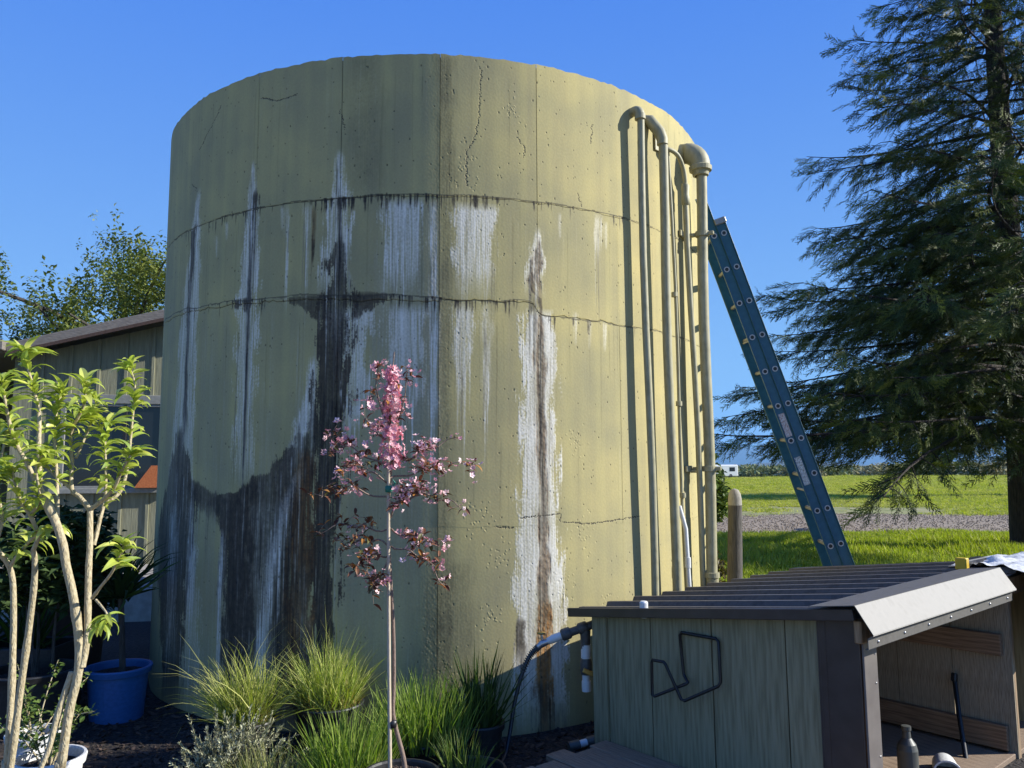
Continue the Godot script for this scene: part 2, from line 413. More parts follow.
var CRACKS := [
	[9.03, 3.629, 8.86, 3.875, 10.12, 3.95, 10.76, 4.109, 11.24, 4.298, 11.08, 4.486],
	[17.25, 1.385, 23.88, 1.404, 24.21, 1.35, 29.3, 1.329, 40.09, 1.365],
	[-42.47, 4.144, -38.61, 4.294, -35.78, 4.423],
	[13.35, 1.33, 16.45, 1.321], [-11.18, 4.173, -10.28, 4.026],
	[-26.0, 4.36, -22.5, 4.31, -19.0, 4.33], [-45, 3.9, -43, 3.84], [28.0, 3.66, 28.6, 3.56],
	[17.0, 4.0, 18.2, 3.93, 18.0, 3.86], [31.0, 4.2, 30.6, 4.05],
]

var rough := FastNoiseLite.new()

func ring_joint(row: int, deg: float) -> float:
	var a := deg_to_rad(deg)
	var w := 0.004 * sin(a * 23.0 + row) + 0.0035 * sin(a * 51.0 + 2.0 * row) + .016 * rough.get_noise_2d(deg * 2.0, row * 50.0) + .011 * rough.get_noise_2d(deg * 9.0, row * 50.0)
	match row:
		0: return -0.12
		1: return 1.34 - 0.03 * sin(a) + 0.5 * w
		2: return 2.85 - 0.10 * sin(a) + w - .05 * smoothstep(19.5, 21.0, deg) * (1.0 - .5 * smoothstep(24.0, 60.0, deg)) + .02 * smoothstep(13.0, 18.0, deg) * (1.0 - smoothstep(19.0, 20.5, deg))
		3: return 3.545 + 0.7 * w
	return 4.558 + 0.0015 * sin(a * 9.0) + .012 * rough.get_noise_2d(deg * 6.0, 7.0) + .008 * minf(0.0, rough.get_noise_2d(deg * 30.0, 90.0))

func tank_textures() -> Array:
	var mk := func(sd: int, f: float, oct: int, w: int, h: int) -> PackedByteArray:
		var n := FastNoiseLite.new()
		n.seed = sd
		n.frequency = f
		n.fractal_octaves = oct
		var im: Image = n.get_image(w, h)
		im.convert(Image.FORMAT_L8)
		im.resize(TW, TH, Image.INTERPOLATE_CUBIC)
		return im.get_data()
	var blotch: PackedByteArray = mk.call(11, .012, 4, TW / 2, TH / 2)
	var streak: PackedByteArray = mk.call(12, .03, 4, TW, TH / 24)
	var fine: PackedByteArray = mk.call(13, .22, 3, TW, TH)
	var thin: PackedByteArray = mk.call(14, .30, 4, TW, TH / 40)
	var edge: PackedByteArray = mk.call(15, .045, 4, TW, TH / 3)
	var lump: PackedByteArray = mk.call(16, .09, 3, TW, TH)
	var px := PackedByteArray()
	px.resize(TW * TH * 3)
	var hi := PackedFloat32Array()
	hi.resize(TW * TH)
	for i in TW * TH:
		var b := blotch[i] / 255.0 - .5
		var s := streak[i] / 255.0 - .5
		var f := fine[i] / 255.0 - .5
		var k := 1.0 + .16 * b + .10 * s + .07 * f
		px[i * 3] = int(clampf(166.0 * k + 5.0 * b, 0, 255))
		px[i * 3 + 1] = int(clampf(155.0 * k, 0, 255))
		px[i * 3 + 2] = int(clampf(109.0 * k - 10.0 * b - 6.0 * s, 0, 255))
		hi[i] = .5 + .08 * f + .10 * b + .05 * s
	var paint := {
		"white": [222, 216, 202, .06], "film": [156, 149, 124, .02], "grey": [126, 120, 106, .04], "dark": [58, 50, 39, -.03], "olive": [98, 93, 66, 0.0],
		"crust": [214, 209, 197, .14], "brown": [92, 64, 34, .05], "rust": [124, 84, 40, .25], "spall": [100, 84, 66, -.3],
	}
	for st in STAINS:
		var c: Array = paint[st[0]]
		var cr: float = c[0]
		var cg: float = c[1]
		var cb: float = c[2]
		var rel: float = c[3]
		var alpha: float = st[1]
		var soft: float = st[2]
		var rows: Array = st[3]
		var n: int = rows.size() / 3
		var hard: bool = st[0] in ["dark", "spall", "brown", "rust", "white", "crust"]
		var ytop: int = clampi(int((TOP - rows[0]) / TOP * TH), 0, TH - 1)
		var ybot: int = clampi(int((TOP - rows[(n - 1) * 3]) / TOP * TH), 0, TH - 1)
		for y in range(ytop, ybot + 1):
			var h := TOP - (y + .5) * TOP / TH
			var j := 0
			while j < n - 2 and h < rows[(j + 1) * 3]:
				j += 1
			var t := clampf((rows[j * 3] - h) / maxf(1e-4, rows[j * 3] - rows[j * 3 + 3]), 0, 1)
			var l: float = lerpf(rows[j * 3 + 1], rows[j * 3 + 4], t)
			var r: float = lerpf(rows[j * 3 + 2], rows[j * 3 + 5], t)
			var ends := clampf(minf((y - ytop + 2.0) * 2.0, (ybot - y + 1.0) * (.7 if ybot - ytop > 60 else 2.5)) / minf(28.0, (ybot - ytop) * .35), 0, 1)
			var wob := (1.9 if st[0] == "dark" else 1.3) * minf(1.0, (r - l) * .25)
			var x0 := clampi(int((l - soft * 1.3 - wob) / SPAN * TW + TW * .5), 0, TW - 1)
			var x1 := clampi(int((r + soft * 1.3 + wob) / SPAN * TW + TW * .5), 0, TW - 1)
			for x in range(x0, x1 + 1):
				var i := y * TW + x
				var a := (x + .5 - TW * .5) * SPAN / TW
				var e := edge[i] / 255.0 - .5
				var d := minf(a - l, r - a) + (e * 2.0 + (thin[i] / 255.0 - .5) * 1.1 + (fine[i] / 255.0 - .5) * .7) * wob
				var m := clampf(d / soft + .5, 0, 1)
				if m <= 0.0:
					continue
				var g := thin[i] / 255.0
				var f := fine[i] / 255.0
				if hard:
					m *= clampf((.05 + 1.75 * g + .5 * (f - .5)) * (.45 + .75 * (1.0 - float(y - ytop) / maxf(1.0, ybot - ytop))), 0, 1) if st[0] == "white" and r - l > 3.0 else clampf(.15 + 1.6 * g + .5 * (f - .5), 0, 1) if st[0] == "white" else clampf(.50 + .8 * g + .5 * (f - .5) + .7 * (blotch[i] / 255.0 - .5), 0, 1)
				else:
					m *= clampf(.1 + 1.5 * g, 0, 1)
				m *= alpha * ends
				var k := 1.0 + .5 * (f - .5) + .7 * (g - .5) + .5 * (lump[i] / 255.0 - .5) + .7 * (blotch[i] / 255.0 - .5)
				if st[0] in ["white", "film", "crust"]:
					k = 1.0 + .14 * (f - .5) + .16 * (g - .5)
				px[i * 3] = int(lerpf(px[i * 3], minf(cr * k, 255), m))
				px[i * 3 + 1] = int(lerpf(px[i * 3 + 1], minf(cg * k, 255), m))
				px[i * 3 + 2] = int(lerpf(px[i * 3 + 2], minf(cb * k, 255), m))
				hi[i] += m * (rel + absf(rel) * (2.2 if rel > .15 or rel < -.15 else .6) * (lump[i] / 255.0 - .5) + .08 * (f - .5))
	var r2 := RandomNumberGenerator.new()
	r2.seed = 77
	# fine separate drips and runs inside and below the stains: kind colour, degrees, height, length, width in pixels, strength
	var drip := func(c: Array, deg: float, h: float, len: float, w: float, al: float) -> void:
		var y0 := int((TOP - h) / TOP * TH)
		var y1 := mini(TH - 1, int((TOP - h + len) / TOP * TH))
		var xc := deg / SPAN * TW + TW * .5
		for y in range(maxi(0, y0), y1):
			var t := float(y - y0) / maxf(1.0, y1 - y0)
			xc += (fine[(y * 7 + int(xc) * 13) % (TW * TH)] / 255.0 - .5) * .5
			var ww := w * (1.0 - .6 * t) * (.7 + .6 * fine[y * TW + clampi(int(xc), 0, TW - 1)] / 255.0)
			var a0 := al * minf(1.0, minf(t * 8.0, (1.0 - t) * 2.5)) * (.4 + 1.1 * lump[y * TW + clampi(int(xc), 0, TW - 1)] / 255.0)
			for x in range(maxi(0, int(xc - ww - 1)), mini(TW - 1, int(xc + ww + 1)) + 1):
				var m := a0 * clampf(ww + .5 - absf(x + .5 - xc), 0, 1)
				var i := y * TW + x
				px[i * 3] = int(lerpf(px[i * 3], c[0], m)); px[i * 3 + 1] = int(lerpf(px[i * 3 + 1], c[1], m)); px[i * 3 + 2] = int(lerpf(px[i * 3 + 2], c[2], m))
	for st in STAINS:
		var rows: Array = st[3]
		var n: int = rows.size() / 3
		var top: float = rows[0]
		var bot: float = rows[(n - 1) * 3]
		if top - bot < .25:
			continue
		var cnt := int((top - bot) * {"white": 26.0, "crust": 40.0, "dark": 26.0, "film": 9.0, "grey": 26.0, "brown": 24.0, "rust": 16.0, "spall": 6.0, "olive": 4.0}[st[0]])
		for k in cnt:
			var h := lerpf(top, bot, r2.randf() * .9)
			var j := 0
			while j < n - 2 and h < rows[(j + 1) * 3]:
				j += 1
			var t := clampf((rows[j * 3] - h) / maxf(1e-4, rows[j * 3] - rows[j * 3 + 3]), 0, 1)
			var l: float = lerpf(rows[j * 3 + 1], rows[j * 3 + 4], t)
			var r: float = lerpf(rows[j * 3 + 2], rows[j * 3 + 5], t)
			var u := r2.randf()
			var deg := lerpf(l, r, u)
			var len := r2.randf_range(.12, .75)
			match st[0]:
				"white": drip.call([232, 227, 214] if r2.randf() < .7 else [120, 112, 88], deg, h, len, r2.randf_range(.4, 1.6), r2.randf_range(.25, .7))
				"crust": drip.call([176, 170, 154] if r2.randf() < .6 else [136, 128, 108], deg, h, len, r2.randf_range(.4, 1.4), r2.randf_range(.2, .5))
				"film": drip.call([182, 175, 152], deg, h, len, r2.randf_range(.4, 1.2), r2.randf_range(.15, .4))
				"grey": drip.call([150, 144, 128] if r2.randf() < .6 else [60, 54, 46], deg, h, len, r2.randf_range(.5, 2.0), r2.randf_range(.25, .6))
				"dark":
					if u < .14 or u > .86:
						drip.call([176, 170, 152], lerpf(l, r, -.05 if u < .5 else 1.05), h, len, r2.randf_range(.5, 1.6), r2.randf_range(.25, .6))
					else:
						drip.call([112, 106, 94] if r2.randf() < .5 else [28, 25, 22], deg, h, len, r2.randf_range(.5, 2.2), r2.randf_range(.2, .55))
				"brown": drip.call([[128, 90, 48], [40, 28, 18], [92, 78, 54]][r2.randi() % 3], deg, h, len, r2.randf_range(.6, 2.4), r2.randf_range(.3, .6))
				"rust": drip.call([150, 100, 46], deg, h, len * .4, r2.randf_range(.6, 2.0), r2.randf_range(.3, .6))
				_: drip.call([84, 78, 54], deg, h, len, r2.randf_range(.5, 1.6), r2.randf_range(.1, .3))
	# black drips that start in the joints
	for k in 240:
		var row := 3 if r2.randf() < .6 else 2
		var deg := r2.randf_range(-14, 16) if r2.randf() < .6 else r2.randf_range(-50, 40)
		drip.call([50, 45, 38], deg, ring_joint(row, deg) + .012, r2.randf_range(.03, .14), r2.randf_range(.5, 2.0), r2.randf_range(.4, .95))
	# faint rain runs over the whole face
	for k in 520:
		var deg := r2.randf_range(-78, 78)
		drip.call([92, 86, 60] if r2.randf() < .55 else [186, 176, 142], deg, [4.55, 3.54, 3.54, 2.82, 2.82, 2.0][r2.randi() % 6] - r2.randf() * .15, r2.randf_range(.15, 1.1), r2.randf_range(.4, 1.6), r2.randf_range(.05, .22))
	# hairline cracks, and the dark lips along the form joints
	var lines := CRACKS.duplicate()
	for cr in lines:
		for s in cr.size() / 2 - 1:
			var a := Vector2(cr[s * 2], cr[s * 2 + 1])
			var b := Vector2(cr[s * 2 + 2], cr[s * 2 + 3])
			var steps := int(maxf(absf(b.x - a.x) * TW / SPAN, absf(b.y - a.y) * TH / TOP)) + 1
			for k in steps:
				var p := a.lerp(b, float(k) / steps)
				var x := int(p.x * TW / SPAN + TW * .5 + (edge[(k * 2 + int(a.x * 900.0 + 90000.0)) % (TW * 100)] / 255.0 - .5) * 7.0 + r2.randf_range(-.4, .4))
				var y := int((TOP - p.y) * TH / TOP + r2.randf_range(-.8, .8))
				for dx in (2 if r2.randf() < .35 else 1):
					var i := clampi(y, 0, TH - 1) * TW + clampi(x + dx, 0, TW - 1)
					px[i * 3] = 62; px[i * 3 + 1] = 57; px[i * 3 + 2] = 46
					hi[i] = 0.1
	for row in [2, 3]:
		for x in TW:
			var deg := (x + .5 - TW * .5) * SPAN / TW
			var y := int((TOP - ring_joint(row, deg)) * TH / TOP)
			var g := edge[x + 4000 * row] / 255.0
			var w := int(g * g * (5.0 if row > 1 else .8))
			for dy in range(-1, w):
				var i := clampi(y + dy, 0, TH - 1) * TW + x
				var m := .6 * (1.0 - float(dy + 1) / (w + 2))
				px[i * 3] = int(lerpf(px[i * 3], 60, m)); px[i * 3 + 1] = int(lerpf(px[i * 3 + 1], 56, m)); px[i * 3 + 2] = int(lerpf(px[i * 3 + 2], 46, m))
	# bug holes and rough patches
	for k in 1700:
		var x := r2.randi_range(3, TW - 4)
		var y := r2.randi_range(3, TH - 4)
		var big := r2.randf() < .13
		for dy in range(-1, 2 if big else 1):
			for dx in range(0, 2 if big or r2.randf() < .4 else 1):
				var i := (y + dy) * TW + x + dx
				var m := r2.randf_range(.35, .8)
				px[i * 3] = int(px[i * 3] * (1 - .6 * m)); px[i * 3 + 1] = int(px[i * 3 + 1] * (1 - .6 * m)); px[i * 3 + 2] = int(px[i * 3 + 2] * (1 - .6 * m))
				hi[i] -= .5 * m
	# clusters of little blisters in the paint
	for c in [[14.0, 1.15], [12.5, .75], [10.5, 1.4], [27.0, 1.9], [33.0, .8], [8.5, 3.75], [28.0, 1.28], [-40.0, 4.1], [16.5, 4.2], [3.0, .62], [6.0, .45], [24.5, .9]]:
		for k in 26:
			var x := int((c[0] + r2.randfn(0, 1.1)) * TW / SPAN + TW * .5)
			var y := int((TOP - c[1] - r2.randfn(0, .07)) * TH / TOP)
			var up := .22 if r2.randf() < .6 else -.3
			for dy in 2:
				for dx in 2:
					var i := clampi(y + dy, 0, TH - 1) * TW + clampi(x + dx, 0, TW - 1)
					hi[i] += up
	var hb := PackedByteArray()
	hb.resize(TW * TH)
	for i in TW * TH:
		hb[i] = int(clampf(hi[i] * 170.0 + 20.0, 0, 255))
	return [ImageTexture.create_from_image(Image.create_from_data(TW, TH, false, Image.FORMAT_RGB8, px)), ImageTexture.create_from_image(Image.create_from_data(TW, TH, false, Image.FORMAT_L8, hb))]

func tank_point(deg: float, r: float, h: float) -> Vector3:
	var a := deg_to_rad(deg)
	return Vector3(r * sin(a), h, r * cos(a))

func make_tank() -> void:
	var t := thing("water_tank", "tall round olive concrete water tank streaked with white and black seepage", "water tank", TANK)
	var tex := tank_textures()
	var m := plain("stained_concrete", Color.WHITE, .9)
	m.albedo_texture = tex[0]
	m.heightmap_enabled = true
	m.heightmap_texture = tex[1]
	m.heightmap_scale = 1.0
	var step := 360.0 / 23.0
	rough.seed = 3
	rough.frequency = .3
	var us := [0.0, .006]
	for i in 19:
		us.append((i + 1) / 20.0)
	us.append_array([.994, 1.0])
	var r3 := RandomNumberGenerator.new()
	r3.seed = 5
	var count := 0
	for row in 4:
		var vs := [0.0, .006, .15, .3, .45, .6, .75, .9, .994, 1.0] if row else [0.0, .004, .2, .4, .6, .8, .997, 1.0]
		for k in 23:
			var d0 := 4.8 + step * k
			var off := r3.randf_range(-.0015, .0015)
			var s := st_new()
			s.set_smooth_group(1)
			var grid := []
			for v in vs.size():
				var line := []
				for u in us.size():
					var edge_u: bool = u == 0 or u == us.size() - 1
					var edge_v: bool = v == 0 or v == vs.size() - 1
					var gap := rad_to_deg(.0012 / TR)
					var deg := lerpf(d0 + gap, d0 + step - gap, us[u])
					var lo := ring_joint(row, deg) + (.0 if row == 1 else .0012)
					var top := ring_joint(row + 1, deg) - (.0 if row == 3 or row == 0 else .0012)
					var h := lerpf(lo, top, vs[v])
					var phi := deg_to_rad(deg - d0 - step * .5)
					var r := TR * lerpf(1.0, cos(deg_to_rad(step * .5)) / cos(phi) * 1.0035, .3) + off
					if edge_u:
						r -= .005
					if edge_v:
						r -= .0 if row == 0 and v > 0 or row == 1 and v == 0 else .008
					var nrm := deg_to_rad(lerpf(d0 + step * .5, deg, .8))
					line.append([tank_point(deg, r, h), Vector3(sin(nrm), 0, cos(nrm))])
				grid.append(line)
			# keep the texture coordinates of a panel together
			for v in vs.size() - 1:
				for u in us.size() - 1:
					var q := [grid[v][u], grid[v][u + 1], grid[v + 1][u + 1], grid[v + 1][u]]
					for i in [0, 2, 1, 0, 3, 2]:
						s.set_normal(q[i][1])
						s.set_uv(Vector2(wrapf(d0 + step * .5, -180, 180) / SPAN + .5 + (lerpf(-.5, .5, us[u + (1 if i in [1, 2] else 0)]) * step) / SPAN, 1.0 - q[i][0].y / TOP).clamp(Vector2(-4, 0), Vector2(4, 1)))
						s.add_vertex(q[i][0])
			quick("concrete_panel", count, s.commit(), m, t)
			count += 1
	var core := st_new()
	lathe(core, Vector3.ZERO, [Vector2(TR - .02, -.12), Vector2(TR - .02, 4.54)], 92)
	part("core_wall", core, M.tank_core, t)
	var ins := st_new()
	lathe(ins, Vector3.ZERO, [Vector2(TR - .02, 4.54), Vector2(TR - .16, 4.535), Vector2(TR - .16, 4.3), Vector2(0, 4.36)], 92, [0, 1])
	part("roof_slab", ins, M.tank_inside, t)

func elbow(c: Vector3, from: Vector3, to: Vector3, r: float, n := 8) -> Array:
	# points of a quarter bend that starts at c - from * r and leaves along «to»
	var out := []
	for i in n + 1:
		var a := PI * .5 * i / n
		out.append(c - from * r * (1.0 - sin(a)) + to * r * (1.0 - cos(a)))
	return out

func ring_clip(p: Node, called: String, deg0: float, r0: float, r: float, h: float) -> void:
	var s := st_new()
	var c := tank_point(deg0, r0, h)
	lathe(s, c, [Vector2(r, -.02), Vector2(r + .012, -.018), Vector2(r + .012, .018), Vector2(r, .02)], 20, [0, 1, 2])
	part(called, s, M.pipe_paint, p)

func make_pipes() -> void:
	var labels := {
		"a": "slim olive downpipe nearest the dark streaked face, with a small top elbow", "b": "olive pipe with slanted elbow, second pipe from the left on the tank",
		"c": "thinnest olive conduit squeezed between the second and the gooseneck pipe", "d": "olive conduit whose thin gooseneck bend enters the tank below the rim",
		"e": "thickest olive downpipe with a big round elbow at the tank's right edge",
	}
	# a
	var t := thing("downpipe", labels.a, "pipe", TANK, 0, "pipes painted like the tank")
	var o := tank_point(1, 1, 0)
	var run := func(d0: float, d1: float, r: float, h0: float, h1: float, rad: float, called: String, par: Node) -> void:
		var s := st_new()
		var pts := []
		for i in 9:
			var f := i / 8.0
			pts.append(tank_point(lerpf(d0, d1, f) + .18 * sin(f * 7.0 + d0), r + .006 * sin(f * 9.0 + d0), lerpf(h0, h1, f)))
		tube(s, pts, [rad], 16)
		part(called, s, M.pipe_paint, par)
	run.call(40.3, 41.6, 2.575, 4.35, -.05, .027, "pipe", t)
	var s := st_new()
	var dn := tank_point(40.3, 1, 0)
	var e: Array = [tank_point(40.3, 2.47, 4.40)]
	e.append_array(elbow(tank_point(40.3, 2.575, 4.40), dn, Vector3.DOWN, .05))
	tube(s, e, [.036], 16)
	part("elbow", s, M.pipe_paint, t)
	s = st_new()
	lathe(s, tank_point(40.3, 2.575, 4.345), [Vector2(.026, -.03), Vector2(.041, -.028), Vector2(.041, .012), Vector2(.03, .015)], 18, [0, 1, 2])
	part("collar", s, M.pipe_paint, t)
	# b
	t = thing("downpipe", labels.b, "pipe", TANK, 0, "pipes painted like the tank")
	run.call(45.6, 46.9, 2.595, 4.20, -.05, .035, "pipe", t)
	s = st_new()
	tube(s, [tank_point(44.2, 2.46, 4.40), tank_point(44.5, 2.52, 4.385), tank_point(45.3, 2.585, 4.28), tank_point(45.6, 2.60, 4.22), tank_point(45.6, 2.60, 4.18)], [.043, .045, .045, .043, .043], 16)
	part("elbow", s, M.pipe_paint, t)
	s = st_new()
	beam(s, tank_point(47.6, 2.505, 4.40), tank_point(47.6, 2.505, 4.18), .10, .012, tank_point(137.6, 1, 0))
	part("wall_plate", s, M.pipe_paint, t)
	# c
	t = thing("conduit", labels.c, "pipe", TANK, 0, "pipes painted like the tank")
	run.call(49.6, 52.6, 2.545, 4.19, -.05, .013, "pipe", t)
	for h in [3.05, 1.5, 2.2]:
		ring_clip(t, "coupling", lerpf(49.6, 52.6, (4.19 - h) / 4.24), 2.545, .012, h)
	# d
	t = thing("conduit", labels.d, "pipe", TANK, 0, "pipes painted like the tank")
	run.call(54.0, 58.4, 2.585, 3.98, -.05, .023, "pipe", t)
	s = st_new()
	var goose := smooth_path([tank_point(47.9, 2.47, 4.21), tank_point(48.8, 2.55, 4.205), tank_point(51.0, 2.585, 4.18), tank_point(53.0, 2.59, 4.10), tank_point(53.9, 2.588, 4.0), tank_point(54.0, 2.585, 3.93)], 5)
	tube(s, goose, [.018], 12)
	part("gooseneck", s, M.pipe_paint, t)
	s = st_new()
	lathe(s, tank_point(54.05, 2.585, 3.93), [Vector2(.02, -.13), Vector2(.033, -.12), Vector2(.033, -.06), Vector2(.028, -.05), Vector2(.034, .03), Vector2(.02, .05)], 18)
	part("coupling", s, M.pipe_paint, t)
	# e
	t = thing("downpipe", labels.e, "pipe", TANK, 0, "pipes painted like the tank")
	run.call(58.3, 58.0, 2.645, 4.15, .72, .043, "pipe", t)
	s = st_new()
	dn = tank_point(58.3, 1, 0)
	e = [tank_point(57.4, 2.45, 4.31)]
	e.append_array(elbow(tank_point(58.3, 2.645, 4.31), dn, Vector3.DOWN, .14))
	tube(s, e, [.078, .08, .084, .086, .086, .086, .085, .083, .081, .08], 20)
	part("elbow", s, M.pipe_paint, t)
	s = st_new()
	lathe(s, tank_point(58.3, 2.645, 4.16), [Vector2(.046, -.07), Vector2(.064, -.066), Vector2(.070, -.03), Vector2(.090, -.026), Vector2(.093, .008), Vector2(.08, .02)], 24, [0, 1, 2, 3, 4])
	part("collar", s, M.pipe_paint, t)
	s = st_new()
	lathe(s, tank_point(58.0, 2.645, .80), [Vector2(.04, -.10), Vector2(.056, -.098), Vector2(.056, -.06), Vector2(.049, -.055), Vector2(.049, .055), Vector2(.057, .06), Vector2(.057, .098), Vector2(.045, .10)], 22, [0, 1, 2, 3, 4, 5, 6])
	part("collar", s, M.pipe_paint, t)
	run.call(58.0, 58.0, 2.645, .72, -.05, .05, "foot_pipe", t)
	for h in [3.60, 1.70]:
		var b := st_new()
		beam(b, tank_point(57.9, 2.48, h), tank_point(58.2, 2.74, h), .03, .03, Vector3.UP, .004)
		lathe(b, tank_point(58.2, 2.645, h), [Vector2(.047, -.022), Vector2(.056, -.02), Vector2(.056, .02), Vector2(.047, .022)], 20, [0, 1, 2])
		tube(b, [tank_point(56.6, 2.52, h - .02), tank_point(56.6, 2.60, h - .02)], [.012], 8)
		box(b, Transform3D(Basis(Vector3.UP, deg_to_rad(58)), tank_point(56.4, 2.51, h)), Vector3(.14, .05, .02), .004)
		part("bracket", b, M.pipe_paint, t)
	# a bare white water line low between the conduits
	t = thing("water_line", "thin bare white plastic pipe rising low between two olive pipes", "pipe", TANK)
	s = st_new()
	tube(s, [tank_point(52.0, 2.59, -.05), tank_point(51.4, 2.585, .7), tank_point(50.9, 2.575, 1.25), tank_point(50.7, 2.53, 1.42)], [.017], 12)
	part("pipe", s, M.pvc_white, t)
	s = st_new()
	lathe(s, tank_point(51.15, 2.58, 1.0), [Vector2(.016, -.04), Vector2(.023, -.038), Vector2(.023, .038), Vector2(.016, .04)], 14, [0, 1, 2])
	part("coupling", s, M.pvc_white, t)

# ---------------------------------------------------------------- the tool shed
func slab(s: SurfaceTool, x0: float, x1: float, z0: float, z1: float, y0: float, top: Callable) -> void:
	s.set_smooth_group(-1)
	var a := Vector3(x0, y0, z0)
	var b := Vector3(x1, y0, z0)
	var c := Vector3(x1, y0, z1)
	var d := Vector3(x0, y0, z1)
	var e := Vector3(x0, top.call(z0), z0)
	var f := Vector3(x1, top.call(z0), z0)
	var g := Vector3(x1, top.call(z1), z1)
	var h := Vector3(x0, top.call(z1), z1)
	quad(s, a, b, c, d)
	quad(s, h, g, f, e)
	quad(s, d, c, g, h)
	quad(s, b, a, e, f)
	quad(s, c, b, f, g)
	quad(s, a, d, h, e)

# a bent sheet: a line in the (z, y) plane, thickened and drawn along x
func sheet(s: SurfaceTool, line: Array, x0: float, x1: float, thick := .003) -> void:
	s.set_smooth_group(-1)
	for i in line.size() - 1:
		var p: Vector2 = line[i]
		var q: Vector2 = line[i + 1]
		var n := (q - p).normalized().orthogonal() * thick
		var v := []
		for k in [p, q, q + n, p + n]:
			v.append([Vector3(x0, k.y, k.x), Vector3(x1, k.y, k.x)])
		quad(s, v[0][0], v[0][1], v[1][1], v[1][0])
		quad(s, v[2][0], v[2][1], v[3][1], v[3][0])
		quad(s, v[1][0], v[1][1], v[2][1], v[2][0])
		quad(s, v[3][0], v[3][1], v[0][1], v[0][0])
		quad(s, v[0][0], v[1][0], v[2][0], v[3][0])
		quad(s, v[3][1], v[2][1], v[1][1], v[0][1])

const SHED := Vector3(1.572, .12, -3.653)
const SHED_TURN := 0.698132

func shed_point(x: float, y: float, z: float) -> Vector3:
	return SHED + Basis(Vector3.UP, SHED_TURN) * (Basis(Vector3.BACK, .013) * Vector3(x, y, z))

